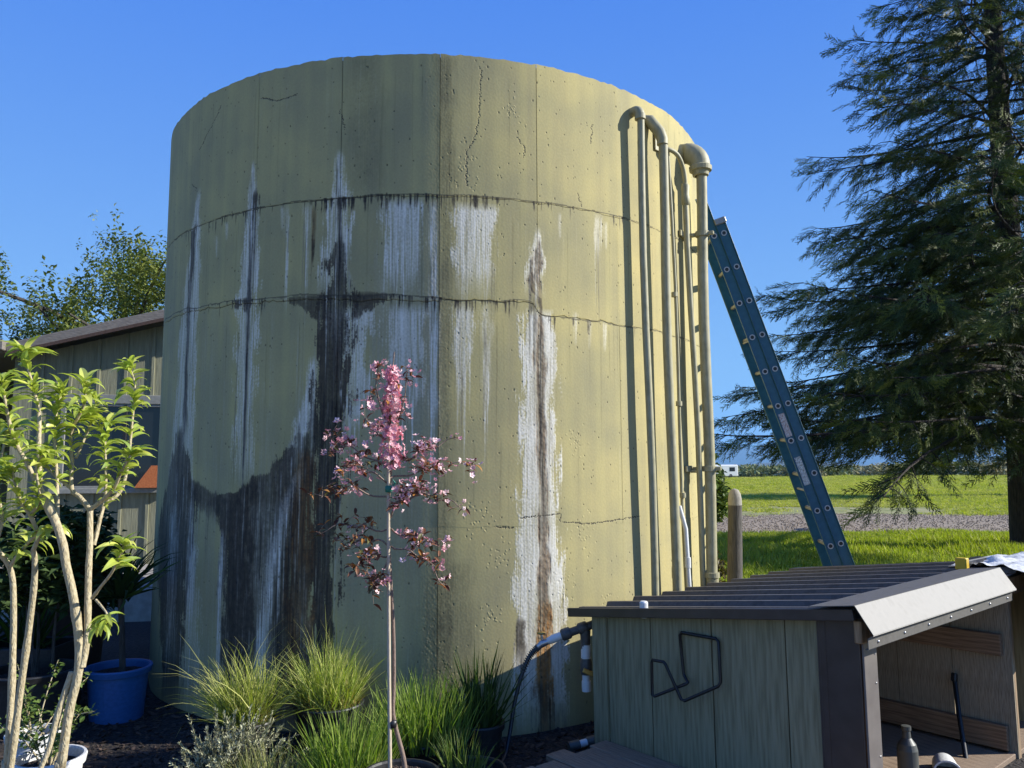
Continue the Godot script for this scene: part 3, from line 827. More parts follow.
func make_shed() -> void:
	var t := thing("tool_shed", "low green plank lean-to shed with ribbed dark metal roof and open front", "shed", SHED, SHED_TURN)
	t.rotation = Vector3(0, SHED_TURN, .013)
	var roof := func(z: float) -> float: return .921 + .1275 * z
	var under := func(z: float) -> float: return .915 + .1275 * z
	var n := 0
	for b in [[-1.555, -1.230], [-1.222, -.816], [-.808, -.384], [-.376, -.10]]:
		var s := st_new()
		slab(s, -.002 - .002 * (n % 2), .012, b[0], b[1], -.12, under)
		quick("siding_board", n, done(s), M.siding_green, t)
		n += 1
	var s := st_new()
	slab(s, -.016, .01, -1.672, -1.558, -.12, under)
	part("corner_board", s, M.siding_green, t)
	s = st_new()
	slab(s, .0125, .02, -1.66, -.02, -.12, func(z): return .905 + .1275 * z)
	part("backing", s, M.strand_board, t)
	# the metal corner post
	s = st_new()
	box(s, at(Vector3(-.012, .39, -.105)), Vector3(.012, 1.03, .205), .003)
	part("corner_flashing", s, M.brown_metal, t)
	s = st_new()
	box(s, at(Vector3(-.019, .39, -.178)), Vector3(.004, 1.03, .03), .001)
	part("corner_flashing", s, M.brown_metal, t)
	s = st_new()
	box(s, at(Vector3(.052, .385, .006)), Vector3(.122, 1.02, .010), .002)
	var ff := part("front_flashing", s, M.lit_brown_metal, t)  # same corner trim as the dark side face, coloured as sunlit
	s = st_new()
	for y in [.75, .62, .3]:
		s = st_new()
		box(s, at(Vector3(.09, y, .012)), Vector3(.008, .008, .004), .001)
		part("screw", s, M.steel, ff)
	s = st_new()
	box(s, at(Vector3(.113, .36, -.04)), Vector3(.036, .96, .085), .004)
	part("corner_stud", s, M.raw_lumber, t)
	s = st_new()
	box(s, at(Vector3(.03, .905, -.02)), Vector3(.05, .03, .06), .003)
	part("stud_end", s, M.raw_lumber, t)
	# roof sheet, ribs and edge trims
	s = st_new()
	slab(s, -.06, 2.5, -1.80, .04, 0, roof)
	var roofm := st_new()
	roofm.set_smooth_group(-1)
	for k in 2:
		pass
	quad(roofm, Vector3(-.06, roof.call(.04) + .008, .04), Vector3(2.5, roof.call(.04) + .008, .04), Vector3(2.5, roof.call(-1.8) + .008, -1.8), Vector3(-.06, roof.call(-1.8) + .008, -1.8))
	quad(roofm, Vector3(-.06, roof.call(-1.8) + .002, -1.8), Vector3(2.5, roof.call(-1.8) + .002, -1.8), Vector3(2.5, roof.call(.04) + .002, .04), Vector3(-.06, roof.call(.04) + .002, .04))
	quad(roofm, Vector3(-.06, roof.call(-1.8) + .002, -1.8), Vector3(-.06, roof.call(-1.8) + .008, -1.8), Vector3(2.5, roof.call(-1.8) + .008, -1.8), Vector3(2.5, roof.call(-1.8) + .002, -1.8))
	var rf := part("roof_sheet", roofm, M.dark_roof_metal, t)
	for k in 10:
		var x := .02 + .268 * k
		s = st_new()
		s.set_smooth_group(-1)
		var w0 := .032
		var w1 := .016
		var hgt := .034
		var z0 := -1.80 - .012 * (k % 3)
		var c := []
		for z in [z0, .03]:
			var y: float = roof.call(z) + .0085
			c.append([Vector3(x - w0, y, z), Vector3(x - w1, y + hgt, z), Vector3(x + w1, y + hgt, z), Vector3(x + w0, y, z)])
		for i in 3:
			quad(s, c[1][i + 1], c[0][i + 1], c[0][i], c[1][i])
		quad(s, c[0][0], c[0][1], c[0][2], c[0][3])
		quad(s, c[1][3], c[1][2], c[1][1], c[1][0])
		quick("roof_rib", k, done(s), M.dark_roof_metal, t)
	s = st_new()
	beam(s, Vector3(-.058, roof.call(-1.83) + .018, -1.83), Vector3(-.058, roof.call(.0) + .018, .0), .022, .052, Vector3.RIGHT, .003)
	part("rake_trim", s, M.brown_metal, t)
	s = st_new()
	beam(s, Vector3(2.49, roof.call(-1.8) + .018, -1.8), Vector3(2.49, roof.call(.0) + .018, .0), .03, .05, Vector3.RIGHT, .003)
	part("rake_trim", s, M.brown_metal, t)
	# folded eave flashing along the open front
	s = st_new()
	sheet(s, [Vector2(-.20, .952), Vector2(.02, .984), Vector2(.098, .868), Vector2(.072, .852), Vector2(.072, .806), Vector2(.06, .806)], -.09, 1.64, -.003)
	var fl := part("eave_flashing", s, M.flashing_metal, t)
	for k in 7:
		s = st_new()
		lathe(s, Vector3.ZERO, [Vector2(.007, 0), Vector2(.006, .004), Vector2(0, .005)], 8)
		var sc := quick("screw", k, done(s), M.steel, fl)
		sc.position = Vector3(.0 + .26 * k, .828, .0755)
		sc.rotation.x = PI / 2
	s = st_new()
	box(s, at(Vector3(.84, .86, .0)), Vector3(1.75, .10, .036), .004)
	part("eave_beam", s, M.raw_lumber, t)
	s = st_new()
	box(s, at(Vector3(2.07, .86, .0)), Vector3(.70, .10, .036), .004)
	part("eave_beam", s, M.raw_lumber, t)
	# partition of boards with lumber rails, seen through the opening
	n = 0
	for z in 5:
		s = st_new()
		slab(s, 1.752, 1.764, -1.66 + .335 * z + .003, -1.66 + .335 * (z + 1) - .003, -.12, func(q): return .90 + .1275 * q)
		quick("partition_board", n, done(s), M.strand_board, t)
		n += 1
	n = 0
	for r in [[.46, .585, .038], [.065, -.075, .038], [-.085, -.13, .06]]:
		s = st_new()
		box(s, at(Vector3(1.751 - r[2] * .5, (r[0] + r[1]) * .5, -.84)), Vector3(r[2], absf(r[1] - r[0]), 1.62), .004)
		quick("partition_rail", n, done(s), M.lumber_along, t)
		n += 1
	s = st_new()
	slab(s, 2.40, 2.42, -1.66, 0, -.12, func(q): return .905 + .1275 * q)
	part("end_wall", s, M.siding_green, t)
	n = 0
	for k in 8:
		s = st_new()
		box(s, at(Vector3(.15 + .304 * k, .29, -1.655)), Vector3(.298, .82, .014), .002)
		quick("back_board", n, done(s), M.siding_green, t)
		n += 1
	s = st_new()
	box(s, at(Vector3(1.25, -.10, -.8)), Vector3(2.46, .03, 1.6), .003)
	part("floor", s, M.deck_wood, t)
	s = st_new()
	box(s, at(Vector3(1.78, .36, -.03)), Vector3(.036, .96, .085), .004)
	part("middle_stud", s, M.raw_lumber, t)

func make_shed_things() -> void:
	# bent wire rack on the side wall
	var t := thing("wire_rack", "bent black wire hose rack fixed to the green plank wall", "rack", SHED, SHED_TURN)
	var s := st_new()
	var w := [[.705, -.03, 1.005], [.708, -.03, .755], [.482, -.04, .742], [.362, -.085, .955], [.555, -.12, 1.04], [.555, -.13, 1.12], [.355, -.12, 1.13], [.455, -.05, .94], [.485, -.03, .985]]
	var pts := []
	for k in w.size() + 1:
		var p: Array = w[k % w.size()]
		var q: Array = w[(k + 1) % w.size()]
		var a := Vector3(p[1], p[0], -p[2])
		var b := Vector3(q[1], q[0], -q[2])
		if k < w.size():
			pts.append(a.lerp(b, .06))
			pts.append(a.lerp(b, .5))
			pts.append(a.lerp(b, .94))
	pts.append(pts[0])
	tube(s, pts, [.0088], 8)
	part("wire", s, M.black_wire, t)
	for z in [-.95, -.83]:
		s = st_new()
		box(s, at(Vector3(-.018, .706, z)), Vector3(.03, .016, .03), .003)
		part("glint_clip", s, M.steel, t)  # small steel clips added as pale glints on the wire
	# white pipe cap
	t = thing("pipe_cap", "small white plastic pipe cap standing on the shed roof edge", "cap", shed_point(-.03, .79, -1.245))
	s = st_new()
	lathe(s, Vector3.ZERO, [Vector2(.019, -.04), Vector2(.019, .01), Vector2(.024, .012), Vector2(.024, .044), Vector2(.018, .052), Vector2(0, .054)], 20, [1])
	part("cap", s, M.pvc_white, t)
	# tool and tarp
	t = thing("hand_level", "black tool with a yellow end lying on the shed roof", "tool", shed_point(1.98, .925, -.28), SHED_TURN)
	s = st_new()
	box(s, at(Vector3(.09, .022, 0)), Vector3(.30, .06, .06), .006)
	part("body", s, M.black_plastic, t)
	s = st_new()
	box(s, at(Vector3(-.085, .03, 0)), Vector3(.05, .075, .068), .006)
	part("end_cap", s, M.yellow_plastic, t)
	t = thing("tarp", "crumpled pale blue-grey plastic tarp draped over the end of the shed roof", "tarp", SHED, SHED_TURN)
	s = st_new()
	s.set_smooth_group(1)
	var nz := FastNoiseLite.new()
	nz.seed = 8
	nz.frequency = 3.4
	nz.fractal_octaves = 3
	nz.noise_type = FastNoiseLite.TYPE_CELLULAR
	nz.cellular_return_type = FastNoiseLite.RETURN_DISTANCE2_SUB
	var g := []
	for i in 41:
		var row := []
		for j in 37:
			var u := i / 40.0
			var v := j / 36.0
			var x := lerpf(1.74 + .75 * maxf(0.0, .5 - v) + .03 * sin(v * 6.0) + .03 * sin(v * 17.0), 2.9, u)
			var d := v * .98
			var z := -.46 + d
			var y := .985 + .1275 * minf(z, .0)
			if z > .07:
				var over := z - .07
				z = .115 + .03 * sin(u * 21.0) * minf(1.0, over * 6.0) + .02 * sin(u * 47.0)
				y = .99 - over * (1.0 + .12 * sin(u * 9.0))
			var b := nz.get_noise_2d(x * 1.3, d * 1.3) + 1.0
			if v < .5:
				y += .085 * b * (.4 + .6 * sin(PI * clampf(v * 2.0, 0, 1)))
			else:
				z += .06 * b
			row.append(Vector3(x, y, z))
		g.append(row)
	for i in 40:
		for j in 36:
			quad(s, g[i][j], g[i][j + 1], g[i + 1][j + 1], g[i + 1][j])
	part("cloth", s, M.tarp, t)
	# inside the shed
	t = thing("plastic_jug", "dark grey plastic jug with a narrow neck inside the shed", "bottle", shed_point(.86, -.06, -.22))
	s = st_new()
	lathe(s, Vector3.ZERO, [Vector2(.0, 0), Vector2(.048, 0), Vector2(.052, .02), Vector2(.052, .15), Vector2(.044, .18), Vector2(.022, .21), Vector2(.019, .245), Vector2(.024, .25), Vector2(.024, .27), Vector2(0, .272)], 24, [0, 6, 8])
	part("bottle_body", s, M.grey_plastic, t)
	t = thing("iron_rod", "black rod leaning against the boards inside the shed", "rod", SHED, SHED_TURN)
	s = st_new()
	tube(s, [Vector3(1.42, -.14, -.14), Vector3(1.60, .12, -.24), Vector3(1.70, .30, -.294)], [.014], 10)
	part("rod", s, M.black_wire, t)
	s = st_new()
	box(s, at(Vector3(1.70, .315, -.295), Vector3(0, 0, -.3)), Vector3(.04, .05, .03), .006)
	part("rod_end", s, M.black_plastic, t)
	t = thing("bucket", "white bucket lying on its side on the shed floor", "bucket", shed_point(1.25, -.075, -.20), SHED_TURN + .5)
	s = st_new()
	lathe(s, Vector3.ZERO, [Vector2(.0, 0), Vector2(.06, 0), Vector2(.07, .16), Vector2(.075, .16), Vector2(.075, .175), Vector2(.066, .175), Vector2(.055, .01), Vector2(0, .01)], 28, [0, 2, 3, 4, 6])
	var bk := part("bucket_body", s, M.pot_white, t)
	bk.rotation = Vector3(0, 0, PI / 2)
	t = thing("shop_rag", "dark crumpled cloth on the lower rail inside the shed", "cloth", shed_point(.75, .14, -1.05))
	s = st_new()
	s.set_smooth_group(1)
	blob(s, Vector3.ZERO, Vector3(.10, .045, .07), 3, .35)
	part("cloth", s, M.black_plastic, t)

func blob(s: SurfaceTool, c: Vector3, r: Vector3, sd: int, rough: float, nu := 16, nv := 9) -> void:
	var nz := FastNoiseLite.new()
	nz.seed = sd
	nz.frequency = 1.3
	var g := []
	for j in nv + 1:
		var row := []
		for i in nu + 1:
			var a := TAU * (i % nu) / nu
			var b := PI * j / nv - PI * .5
			var d := Vector3(cos(b) * sin(a), sin(b), cos(b) * cos(a))
			row.append(c + d * r * (1.0 + rough * nz.get_noise_3dv(d * 1.4 + c * 3.0)))
		g.append(row)
	for j in nv:
		for i in nu:
			if j > 0:
				tri(s, g[j][i], g[j][i + 1], g[j + 1][i])
			if j < nv - 1:
				tri(s, g[j][i + 1], g[j + 1][i + 1], g[j + 1][i])

func make_plumbing() -> void:
	var t := thing("standpipe", "grey and white plastic standpipe with brass valve at the shed's back corner", "water pipe")
	var z := -5.06
	var s := st_new()
	tube(s, [Vector3(.60, .775, z), Vector3(.30, .675, z)], [.026], 16)
	part("pipe", s, M.pvc_grey, t)
	for x in [.54, .435, .33]:
		s = st_new()
		var a := Vector3(x + .03, .675 + (x + .03 - .30) * .333, z)
		var b := Vector3(x - .03, .675 + (x - .03 - .30) * .333, z)
		tube(s, [a, a.lerp(b, .15), a.lerp(b, .85), b], [.030, .037, .037, .030], 18)
		part("coupling", s, M.pvc_grey, t)
	s = st_new()
	tube(s, [Vector3(.45, .71, z), Vector3(.45, .56, z)], [.033, .028], 16)
	part("tee", s, M.pvc_grey, t)
	s = st_new()
	tube(s, [Vector3(.45, .60, z), Vector3(.452, .36, z)], [.024], 16)
	tube(s, [Vector3(.452, .62, z), Vector3(.452, .54, z)], [.031], 16)
	tube(s, [Vector3(.452, .40, z), Vector3(.453, .34, z)], [.029], 16)
	part("drop_pipe", s, M.pvc_white, t)
	s = st_new()
	tube(s, [Vector3(.452, .535, z), Vector3(.452, .51, z), Vector3(.452, .46, z), Vector3(.452, .44, z)], [.031, .036, .036, .031], 16)
	part("valve", s, M.pvc_grey, t)
	s = st_new()
	beam(s, Vector3(.43, .475, z + .035), Vector3(.52, .435, z + .035), .03, .012, Vector3.UP, .004)
	part("valve_handle", s, M.brass, t)
	s = st_new()
	tube(s, [Vector3(.305, .677, z), Vector3(.25, .655, z), Vector3(.215, .64, z)], [.024, .027, .021], 16)
	part("connector", s, M.pvc_white, t)
	s = st_new()
	tube(s, [Vector3(.22, .642, z), Vector3(.18, .627, z), Vector3(.155, .605, z)], [.02, .024, .018], 14)
	tube(s, [Vector3(.185, .63, z), Vector3(.175, .69, z)], [.008], 8)
	part("spigot", s, M.steel, t)
	s = st_new()
	lathe(s, Vector3(.174, .69, z), [Vector2(.004, -.006), Vector2(.026, -.005), Vector2(.028, .004), Vector2(.005, .008)], 14)
	part("spigot_handle", s, M.brass, t)
	t = thing("garden_hose", "dark garden hose hanging down from the spigot with a pale spring collar", "hose")
	var path := smooth_path([Vector3(.155, .605, z), Vector3(.10, .55, z + .01), Vector3(.05, .44, z + .03), Vector3(.005, .28, z + .07), Vector3(-.025, .12, z + .13), Vector3(-.06, .02, z + .24), Vector3(-.16, .014, z + .6), Vector3(-.10, .014, z + 1.2), Vector3(.25, .014, z + 1.9), Vector3(.5, .014, z + 2.7)], 6)
	s = st_new()
	tube(s, path, [.0125], 12)
	part("hose_line", s, M.hose, t)
	s = st_new()
	var coil := []
	for k in 141:
		var f := k / 140.0 * 11.0
		var i := int(f)
		var p: Vector3 = path[i].lerp(path[i + 1], f - i)
		var dir: Vector3 = (path[i + 1] - path[i]).normalized()
		var u := dir.cross(Vector3.BACK).normalized()
		var v := dir.cross(u)
		var a := k * TAU / 10.0
		coil.append(p + (u * cos(a) + v * sin(a)) * lerpf(.020, .016, k / 140.0))
	tube(s, coil, [.0035], 6)
	part("spring_collar", s, M.grey_plastic, t)
	t = thing("drain_pipe", "short weathered plastic pipe with a coupling lying by the deck", "pipe")
	s = st_new()
	tube(s, [Vector3(.62, .10, -5.0), Vector3(.36, .06, -4.93)], [.022], 14)
	part("pipe", s, M.pvc_white, t)
	for x in [.36, .47]:
		s = st_new()
		tube(s, [Vector3(x + .035, .06 + (x + .035 - .36) * .154, -4.93 - (x + .035 - .36) * .27), Vector3(x - .03, .06 + (x - .03 - .36) * .154, -4.93 - (x - .03 - .36) * .27)], [.03], 14)
		part("coupling", s, M.grey_plastic, t)
	var d := thing("deck", "weathered brown plank deck beside the shed wall", "deck", SHED, SHED_TURN)
	var n := 0
	for k in 6:
		s = st_new()
		box(s, at(Vector3(-.085 - .148 * k, -.02 - .003 * (k % 2), -.58 + .05 * sin(k * 2.3)), Vector3(.004 * sin(k), .003 * sin(k * 3.0), 0)), Vector3(.141, .036, 2.0), .005)
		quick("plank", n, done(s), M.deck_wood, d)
		n += 1
	for z2 in [-1.45, -.6, .25]:
		s = st_new()
		box(s, at(Vector3(-.46, -.08, z2)), Vector3(.86, .08, .04), .003)
		part("joist", s, M.deck_wood, d)

# ---------------------------------------------------------------- ladder
func make_ladder() -> void:
	var foot := Vector3(3.02, 0, -6.62)
	var tip := Vector3(1.64, 4.00, -6.50)
	var up := (tip - foot).normalized()
	var side := Vector3(.09, 0, -1).normalized()         # along the rungs, away from the viewer
	side = (side - up * side.dot(up)).normalized()
	var out := side.cross(up).normalized()
	if out.x < 0:
		out = -out
	var t := thing("extension_ladder", "tall blue fibreglass extension ladder leaning against the tank's right side", "ladder", foot)
	var L := foot.distance_to(tip)
	# two nested sections: the base section outside (towards the climber), the fly section inside
	for sec in 2:
		var shift := out * (.042 if sec == 0 else -.042)
		var from := .0 if sec == 0 else .35
		var to := L - .22 if sec == 0 else L
		for r in 2:
			var o := shift + side * ((0.0 if r == 0 else .30) + (.004 if sec == 1 else 0.0) * (1 if r == 0 else -1))
			var outward := -side if r == 0 else side
			var s := st_new()
			beam(s, o + up * from, o + up * to, .082, .005, out, .001)
			for e in [-1.0, 1.0]:
				beam(s, o + up * from + out * e * .041 + outward * .009, o + up * to + out * e * .041 + outward * .009, .005, .018, out, .001)
			part("rail", s, M.ladder_blue, t)
		var k := 0
		while from + .22 + .3048 * k < to - .1:
			var y := from + .22 + .3048 * k - (.04 if sec else 0.0)
			var s := st_new()
			var a := shift + up * y
			tube(s, [a + side * .003, a + side * .30], [.016], 10)
			var rung := part("rung", s, M.ladder_metal, t)
			s = st_new()
			# swaged ring where the rung comes through the near rail
			var prof := [Vector2(.015, -.002), Vector2(.016, .005), Vector2(.024, .005), Vector2(.024, -.004)]
			lathe(s, Vector3.ZERO, prof, 16, [0, 1, 2])
			var ring := kid("rung_end", done(s), M.rung_ring, rung)
			ring.transform = Transform3D(Basis(out, -side, out.cross(-side)), a - side * (.004 if sec == 0 else .0))
			s = st_new()
			lathe(s, Vector3.ZERO, [Vector2(.0155, .0022), Vector2(.0, .0022)], 12, [0])
			var hole := kid("rung_bore", done(s), M.black_plastic, rung)
			hole.transform = ring.transform
			k += 1
	# end caps, rung lock, feet
	for r in 2:
		var s := st_new()
		var o := side * (.30 * r)
		box(s, Transform3D(Basis(out, up, out.cross(up)), o + up * (L - .25) + out * .045), Vector3(.10, .05, .05), .006)
		part("rail_bracket", s, M.ladder_metal, t)
		s = st_new()
		box(s, Transform3D(Basis(out, up, out.cross(up)), o + out * .045 + up * .03), Vector3(.11, .10, .055), .008)
		part("foot", s, M.black_plastic, t)
	for y in [1.62, 2.95]:
		var s := st_new()
		box(s, Transform3D(Basis(out, up, out.cross(up)), out * -.02 + side * .06 + up * y), Vector3(.10, .05, .02), .006)
		tube(s, [out * -.06 + side * .03 + up * y, out * -.06 + side * .28 + up * y], [.009], 8)
		part("rung_lock", s, M.ladder_metal, t)
	for q in [[1.79, .24, "ladder_label"], [2.19, .20, "ladder_label_red"]]:
		var s := st_new()
		beam(s, -side * .001 - out * .042 + up * (q[0] - q[1] * .5), -side * .001 - out * .042 + up * (q[0] + q[1] * .5), .05, .003, out, .0)
		var lb := part("warning_label", s, M[q[2]], t)
		lb.set_meta("label", "worn pale warning sticker on the ladder rail")

# ---------------------------------------------------------------- plants
func leaf_mesh(l: float, w: float, curl: float, fold: float, seg := 6) -> ArrayMesh:
	var s := st_new()
	s.set_smooth_group(-1)
	var rows := []
	var p := Vector3.ZERO
	var a := .25
	for i in seg + 1:
		var t := float(i) / seg
		var ww := w * .5 * pow(sin(PI * clampf(pow(t, .8) * .93 + .05, 0, 1)), .9)
		if i == seg:
			ww = .0005
		rows.append([p + Vector3(-ww, fold * ww, 0), p, p + Vector3(ww, fold * ww, 0)])
		p += Vector3(0, sin(a), cos(a)) * (l / seg)
		a -= curl / seg
	s.set_smooth_group(1)
	for i in seg:
		quad(s, rows[i][0], rows[i][1], rows[i + 1][1], rows[i + 1][0])
	s.set_smooth_group(2)
	for i in seg:
		quad(s, rows[i][1], rows[i][2], rows[i + 1][2], rows[i + 1][1])
	return done(s)

func blade_mesh(bend: float, seg := 5, w := 1.0) -> ArrayMesh:
	# unit length along +y, bending towards +z; unit width
	var s := st_new()
	s.set_smooth_group(1)
	var p := Vector3.ZERO
	var a := 0.0
	var prev := []
	for i in seg + 1:
		var t := float(i) / seg
		var ww := w * .5 * (1.0 - pow(t, 2.2)) + .03
		var cur := [p - Vector3(ww, 0, 0), p + Vector3(ww, 0, 0)]
		if i:
			quad(s, prev[0], prev[1], cur[1], cur[0])
		prev = cur
		p += Vector3(0, cos(a), sin(a)) / seg
		a += bend / seg * (.4 + 1.2 * t)
	return done(s)

func pick(a: Color, b: Color) -> Color:
	var c := a.lerp(b, rng.randf())
	var k := rng.randf_range(.8, 1.2)
	return Color(c.r * k, c.g * k, c.b * k)

func clump(par: Node, base: Vector3, n: int, r: float, l0: float, l1: float, lean: float, w: float, bend: float, c0: Color, c1: Color, called := "blades") -> void:
	var x := []
	var c := []
	n = int(n * 1.45)
	for i in n:
		var rr := r * sqrt(rng.randf())
		var az := rng.randf() * TAU
		var l := rng.randf_range(l0, l1) * (1.0 - .25 * rr / r)
		var b := Basis(Vector3.UP, az + rng.randfn(0, .8)) * Basis(Vector3.RIGHT, lean * rng.randf() * (.35 + rr / r) + rng.randfn(0, .16)) * Basis(Vector3.UP, rng.randfn(0, .9))
		x.append(Transform3D(b.scaled_local(Vector3(w * rng.randf_range(.7, 1.3), l, l)), base + Vector3(sin(az), 0, cos(az)) * rr))
		c.append(pick(c0, c1))
	many(called, blade_mesh(bend), x, c, M.grass, par)

func pot(par: Node, r: float, h: float, m: Material, fill := .04, lip := .012) -> void:
	var s := st_new()
	lathe(s, Vector3.ZERO, [Vector2(0, 0), Vector2(r * .80, 0), Vector2(r * .82, .01), Vector2(r * .96, h - .045), Vector2(r * .96 + lip, h - .042), Vector2(r + lip, h - .008), Vector2(r + lip - .004, h), Vector2(r - .004, h), Vector2(r - .008, h - .01), Vector2(r * .84, .02)], 36, [0, 3, 6, 7])
	part("pot", s, m, par)
	s = st_new()
	s.set_smooth_group(1)
	var g := []
	var rr := r * .93
	for j in 6:
		var row := []
		for i in 25:
			var a := TAU * (i % 24) / 24
			var q := rr * j / 5.0
			row.append(Vector3(q * sin(a), h - fill + .014 * sin(i * 2.9 + j * 1.7) * (1 if j < 5 else 0), q * cos(a)))
		g.append(row)
	for j in 5:
		for i in 24:
			if j:
				quad(s, g[j][i], g[j + 1][i], g[j + 1][i + 1], g[j][i + 1])
			else:
				tri(s, g[0][0], g[1][i], g[1][i + 1])
	part("soil", s, M.soil, par)

func crumbs(par: Node, r: float, y: float, n: int, c0: Color, c1: Color, size := .012) -> void:
	var x := []
	var c := []
	for i in n:
		var a := rng.randf() * TAU
		var q := r * sqrt(rng.randf())
		x.append(Transform3D(Basis.from_euler(Vector3(rng.randf() * 6, rng.randf() * 6, rng.randf() * 6)).scaled_local(Vector3(1, .6, .8) * size * rng.randf_range(.5, 1.6)), Vector3(q * sin(a), y + rng.randf_range(0, size * .5), q * cos(a))))
		c.append(pick(c0, c1))
	many("crumbs", chip_mesh(), x, c, M.chips, par)

func chip_mesh() -> ArrayMesh:
	var s := st_new()
	s.set_smooth_group(-1)
	blob(s, Vector3.ZERO, Vector3(.5, .5, .5), 4, .6, 6, 4)
	return done(s)

func make_pots() -> void:
	var yg0 := Color(.29, .32, .08)
	var yg1 := Color(.46, .45, .15)
	var g0 := Color(.15, .22, .045)
	var g1 := Color(.29, .36, .08)
	var straw := Color(.38, .30, .12)
	var t := thing("potted_grass", "leftmost potted grass, its long pale blades arching out over the grey lavender", "potted plant", Vector3(-1.56, 0, -4.78), 0, "potted plants in front of the tank")
	pot(t, .16, .27, M.pot_black)
	clump(t, Vector3(0, .23, 0), 420, .13, .26, .52, .75, .006, 1.0, yg0, yg1)
	clump(t, Vector3(0, .23, 0), 70, .12, .45, .78, .95, .0055, 1.5, yg1, Color(.34, .34, .12), "arching_blades")
	clump(t, Vector3(.06, .23, .04), 60, .08, .12, .22, .6, .006, .8, straw, Color(.5, .36, .08), "dry_blades")
	t = thing("potted_grass", "bushy potted grass with straw coloured base against the dark seepage, in a round black pot", "potted plant", Vector3(-1.12, 0, -4.97), 0, "potted plants in front of the tank")
	pot(t, .20, .31, M.pot_black)
	clump(t, Vector3(0, .27, 0), 380, .16, .24, .46, .6, .006, .7, g1, yg1)
	clump(t, Vector3(0, .27, 0), 90, .13, .40, .66, .7, .005, .9, yg0, yg1, "tall_blades")
	clump(t, Vector3(0, .27, 0), 220, .18, .08, .2, .5, .006, .9, straw, Color(.30, .20, .06), "dry_blades")
	t = thing("potted_grass", "dense fresh green grass left of the pink tree's trunk, nearest the viewer", "potted plant", Vector3(-.86, 0, -4.30), 0, "potted plants in front of the tank")
	pot(t, .15, .12, M.pot_black)
	clump(t, Vector3(0, .09, 0), 330, .18, .22, .48, .42, .0085, .45, g0, g1)
	clump(t, Vector3(0, .09, 0), 130, .19, .12, .3, .5, .008, .5, yg0, yg1, "short_blades")
	t = thing("potted_grass", "broad clump of upright green grass right behind the pink tree's trunk", "potted plant", Vector3(-.52, 0, -4.72), 0, "potted plants in front of the tank")
	pot(t, .19, .19, M.pot_black)
	clump(t, Vector3(0, .16, 0), 430, .26, .22, .46, .38, .008, .45, g0, g1)
	clump(t, Vector3(.06, .16, .05), 80, .16, .08, .2, .5, .007, .6, straw, Color(.25, .24, .06), "dry_blades")
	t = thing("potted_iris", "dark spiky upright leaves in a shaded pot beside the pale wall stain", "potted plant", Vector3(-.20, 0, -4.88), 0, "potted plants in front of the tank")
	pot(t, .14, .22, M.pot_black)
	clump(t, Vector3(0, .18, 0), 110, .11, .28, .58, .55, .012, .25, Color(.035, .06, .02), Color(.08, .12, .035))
	t = thing("potted_grass", "sparse young grass in a wide low black pot right of the pink tree", "potted plant", Vector3(-.215, 0, -4.2), 0, "potted plants in front of the tank")
	pot(t, .17, .20, M.pot_black)
	clump(t, Vector3(-.04, .16, 0), 95, .10, .12, .30, .6, .006, .6, Color(.08, .13, .03), Color(.20, .24, .07))
	crumbs(t, .15, .165, 160, Color(.02, .013, .01), Color(.07, .045, .03))
	t = thing("low_grass", "low fine yellow-green grass at the foot of the lavender", "plant", Vector3(-1.22, 0, -4.12), 0, "potted plants in front of the tank")
	clump(t, Vector3.ZERO, 480, .22, .18, .42, .55, .0045, .8, Color(.24, .26, .08), Color(.40, .38, .15))
	# lavender
	t = thing("lavender", "grey-green lavender bush below the leftmost potted grass", "shrub", Vector3(-1.52, 0, -4.42))
	var s := st_new()
	var x := []
	var c := []
	for i in 130:
		var az := rng.randf() * TAU
		var lean := rng.randf_range(.05, 1.15)
		var l := rng.randf_range(.20, .38)
		var b := Basis(Vector3.UP, az) * Basis(Vector3.RIGHT, lean)
		var root := Vector3(rng.randfn(0, .06), 0, rng.randfn(0, .05))
		var tipp := root + b * Vector3(0, l, 0) + Vector3(0, .04, 0)
		tube(s, [root, root.lerp(tipp, .5) + Vector3(0, -.01, 0), tipp], [.0035, .0028, .0016], 4, false)
		for k in 84:
			var f := rng.randf_range(.25, 1.04)
			var sc := rng.randf_range(.016, .028)
			x.append(Transform3D((b * Basis(Vector3.UP, rng.randf() * TAU) * Basis(Vector3.RIGHT, rng.randf_range(.35, .95))).scaled_local(Vector3(.0062, sc, sc)), root.lerp(tipp, f)))
			c.append(pick(Color(.28, .28, .15), Color(.50, .49, .34)))
	part("stems", s, M.oak_bark, t).set_meta("kind", "stuff")
	many("leaves", blade_mesh(.4, 2), x, c, M.brush, t)
	# blue pot with a drooping strap-leaved plant
	t = thing("potted_dracaena", "dark strap-leaved plant on a bare stem in a bright blue pot", "potted plant", Vector3(-2.72, 0, -5.62))
	pot(t, .20, .37, M.pot_blue, .05, .018)
	s = st_new()
	tube(s, [Vector3(.03, .3, 0), Vector3(.02, .55, .01), Vector3(.0, .85, .02)], [.022, .019, .02], 10)
	part("stem", s, M.oak_bark, t)
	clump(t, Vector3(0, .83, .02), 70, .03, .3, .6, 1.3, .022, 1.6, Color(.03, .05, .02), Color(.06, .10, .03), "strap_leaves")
	# dark tubs in the shade of the tank
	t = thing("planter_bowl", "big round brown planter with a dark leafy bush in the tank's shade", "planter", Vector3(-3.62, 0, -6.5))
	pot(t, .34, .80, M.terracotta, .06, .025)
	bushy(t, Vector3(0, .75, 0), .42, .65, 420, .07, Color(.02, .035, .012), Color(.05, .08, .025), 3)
	t = thing("planter_trough", "long black planter trough low at the left edge", "planter", Vector3(-4.0, 0, -5.75))
	s = st_new()
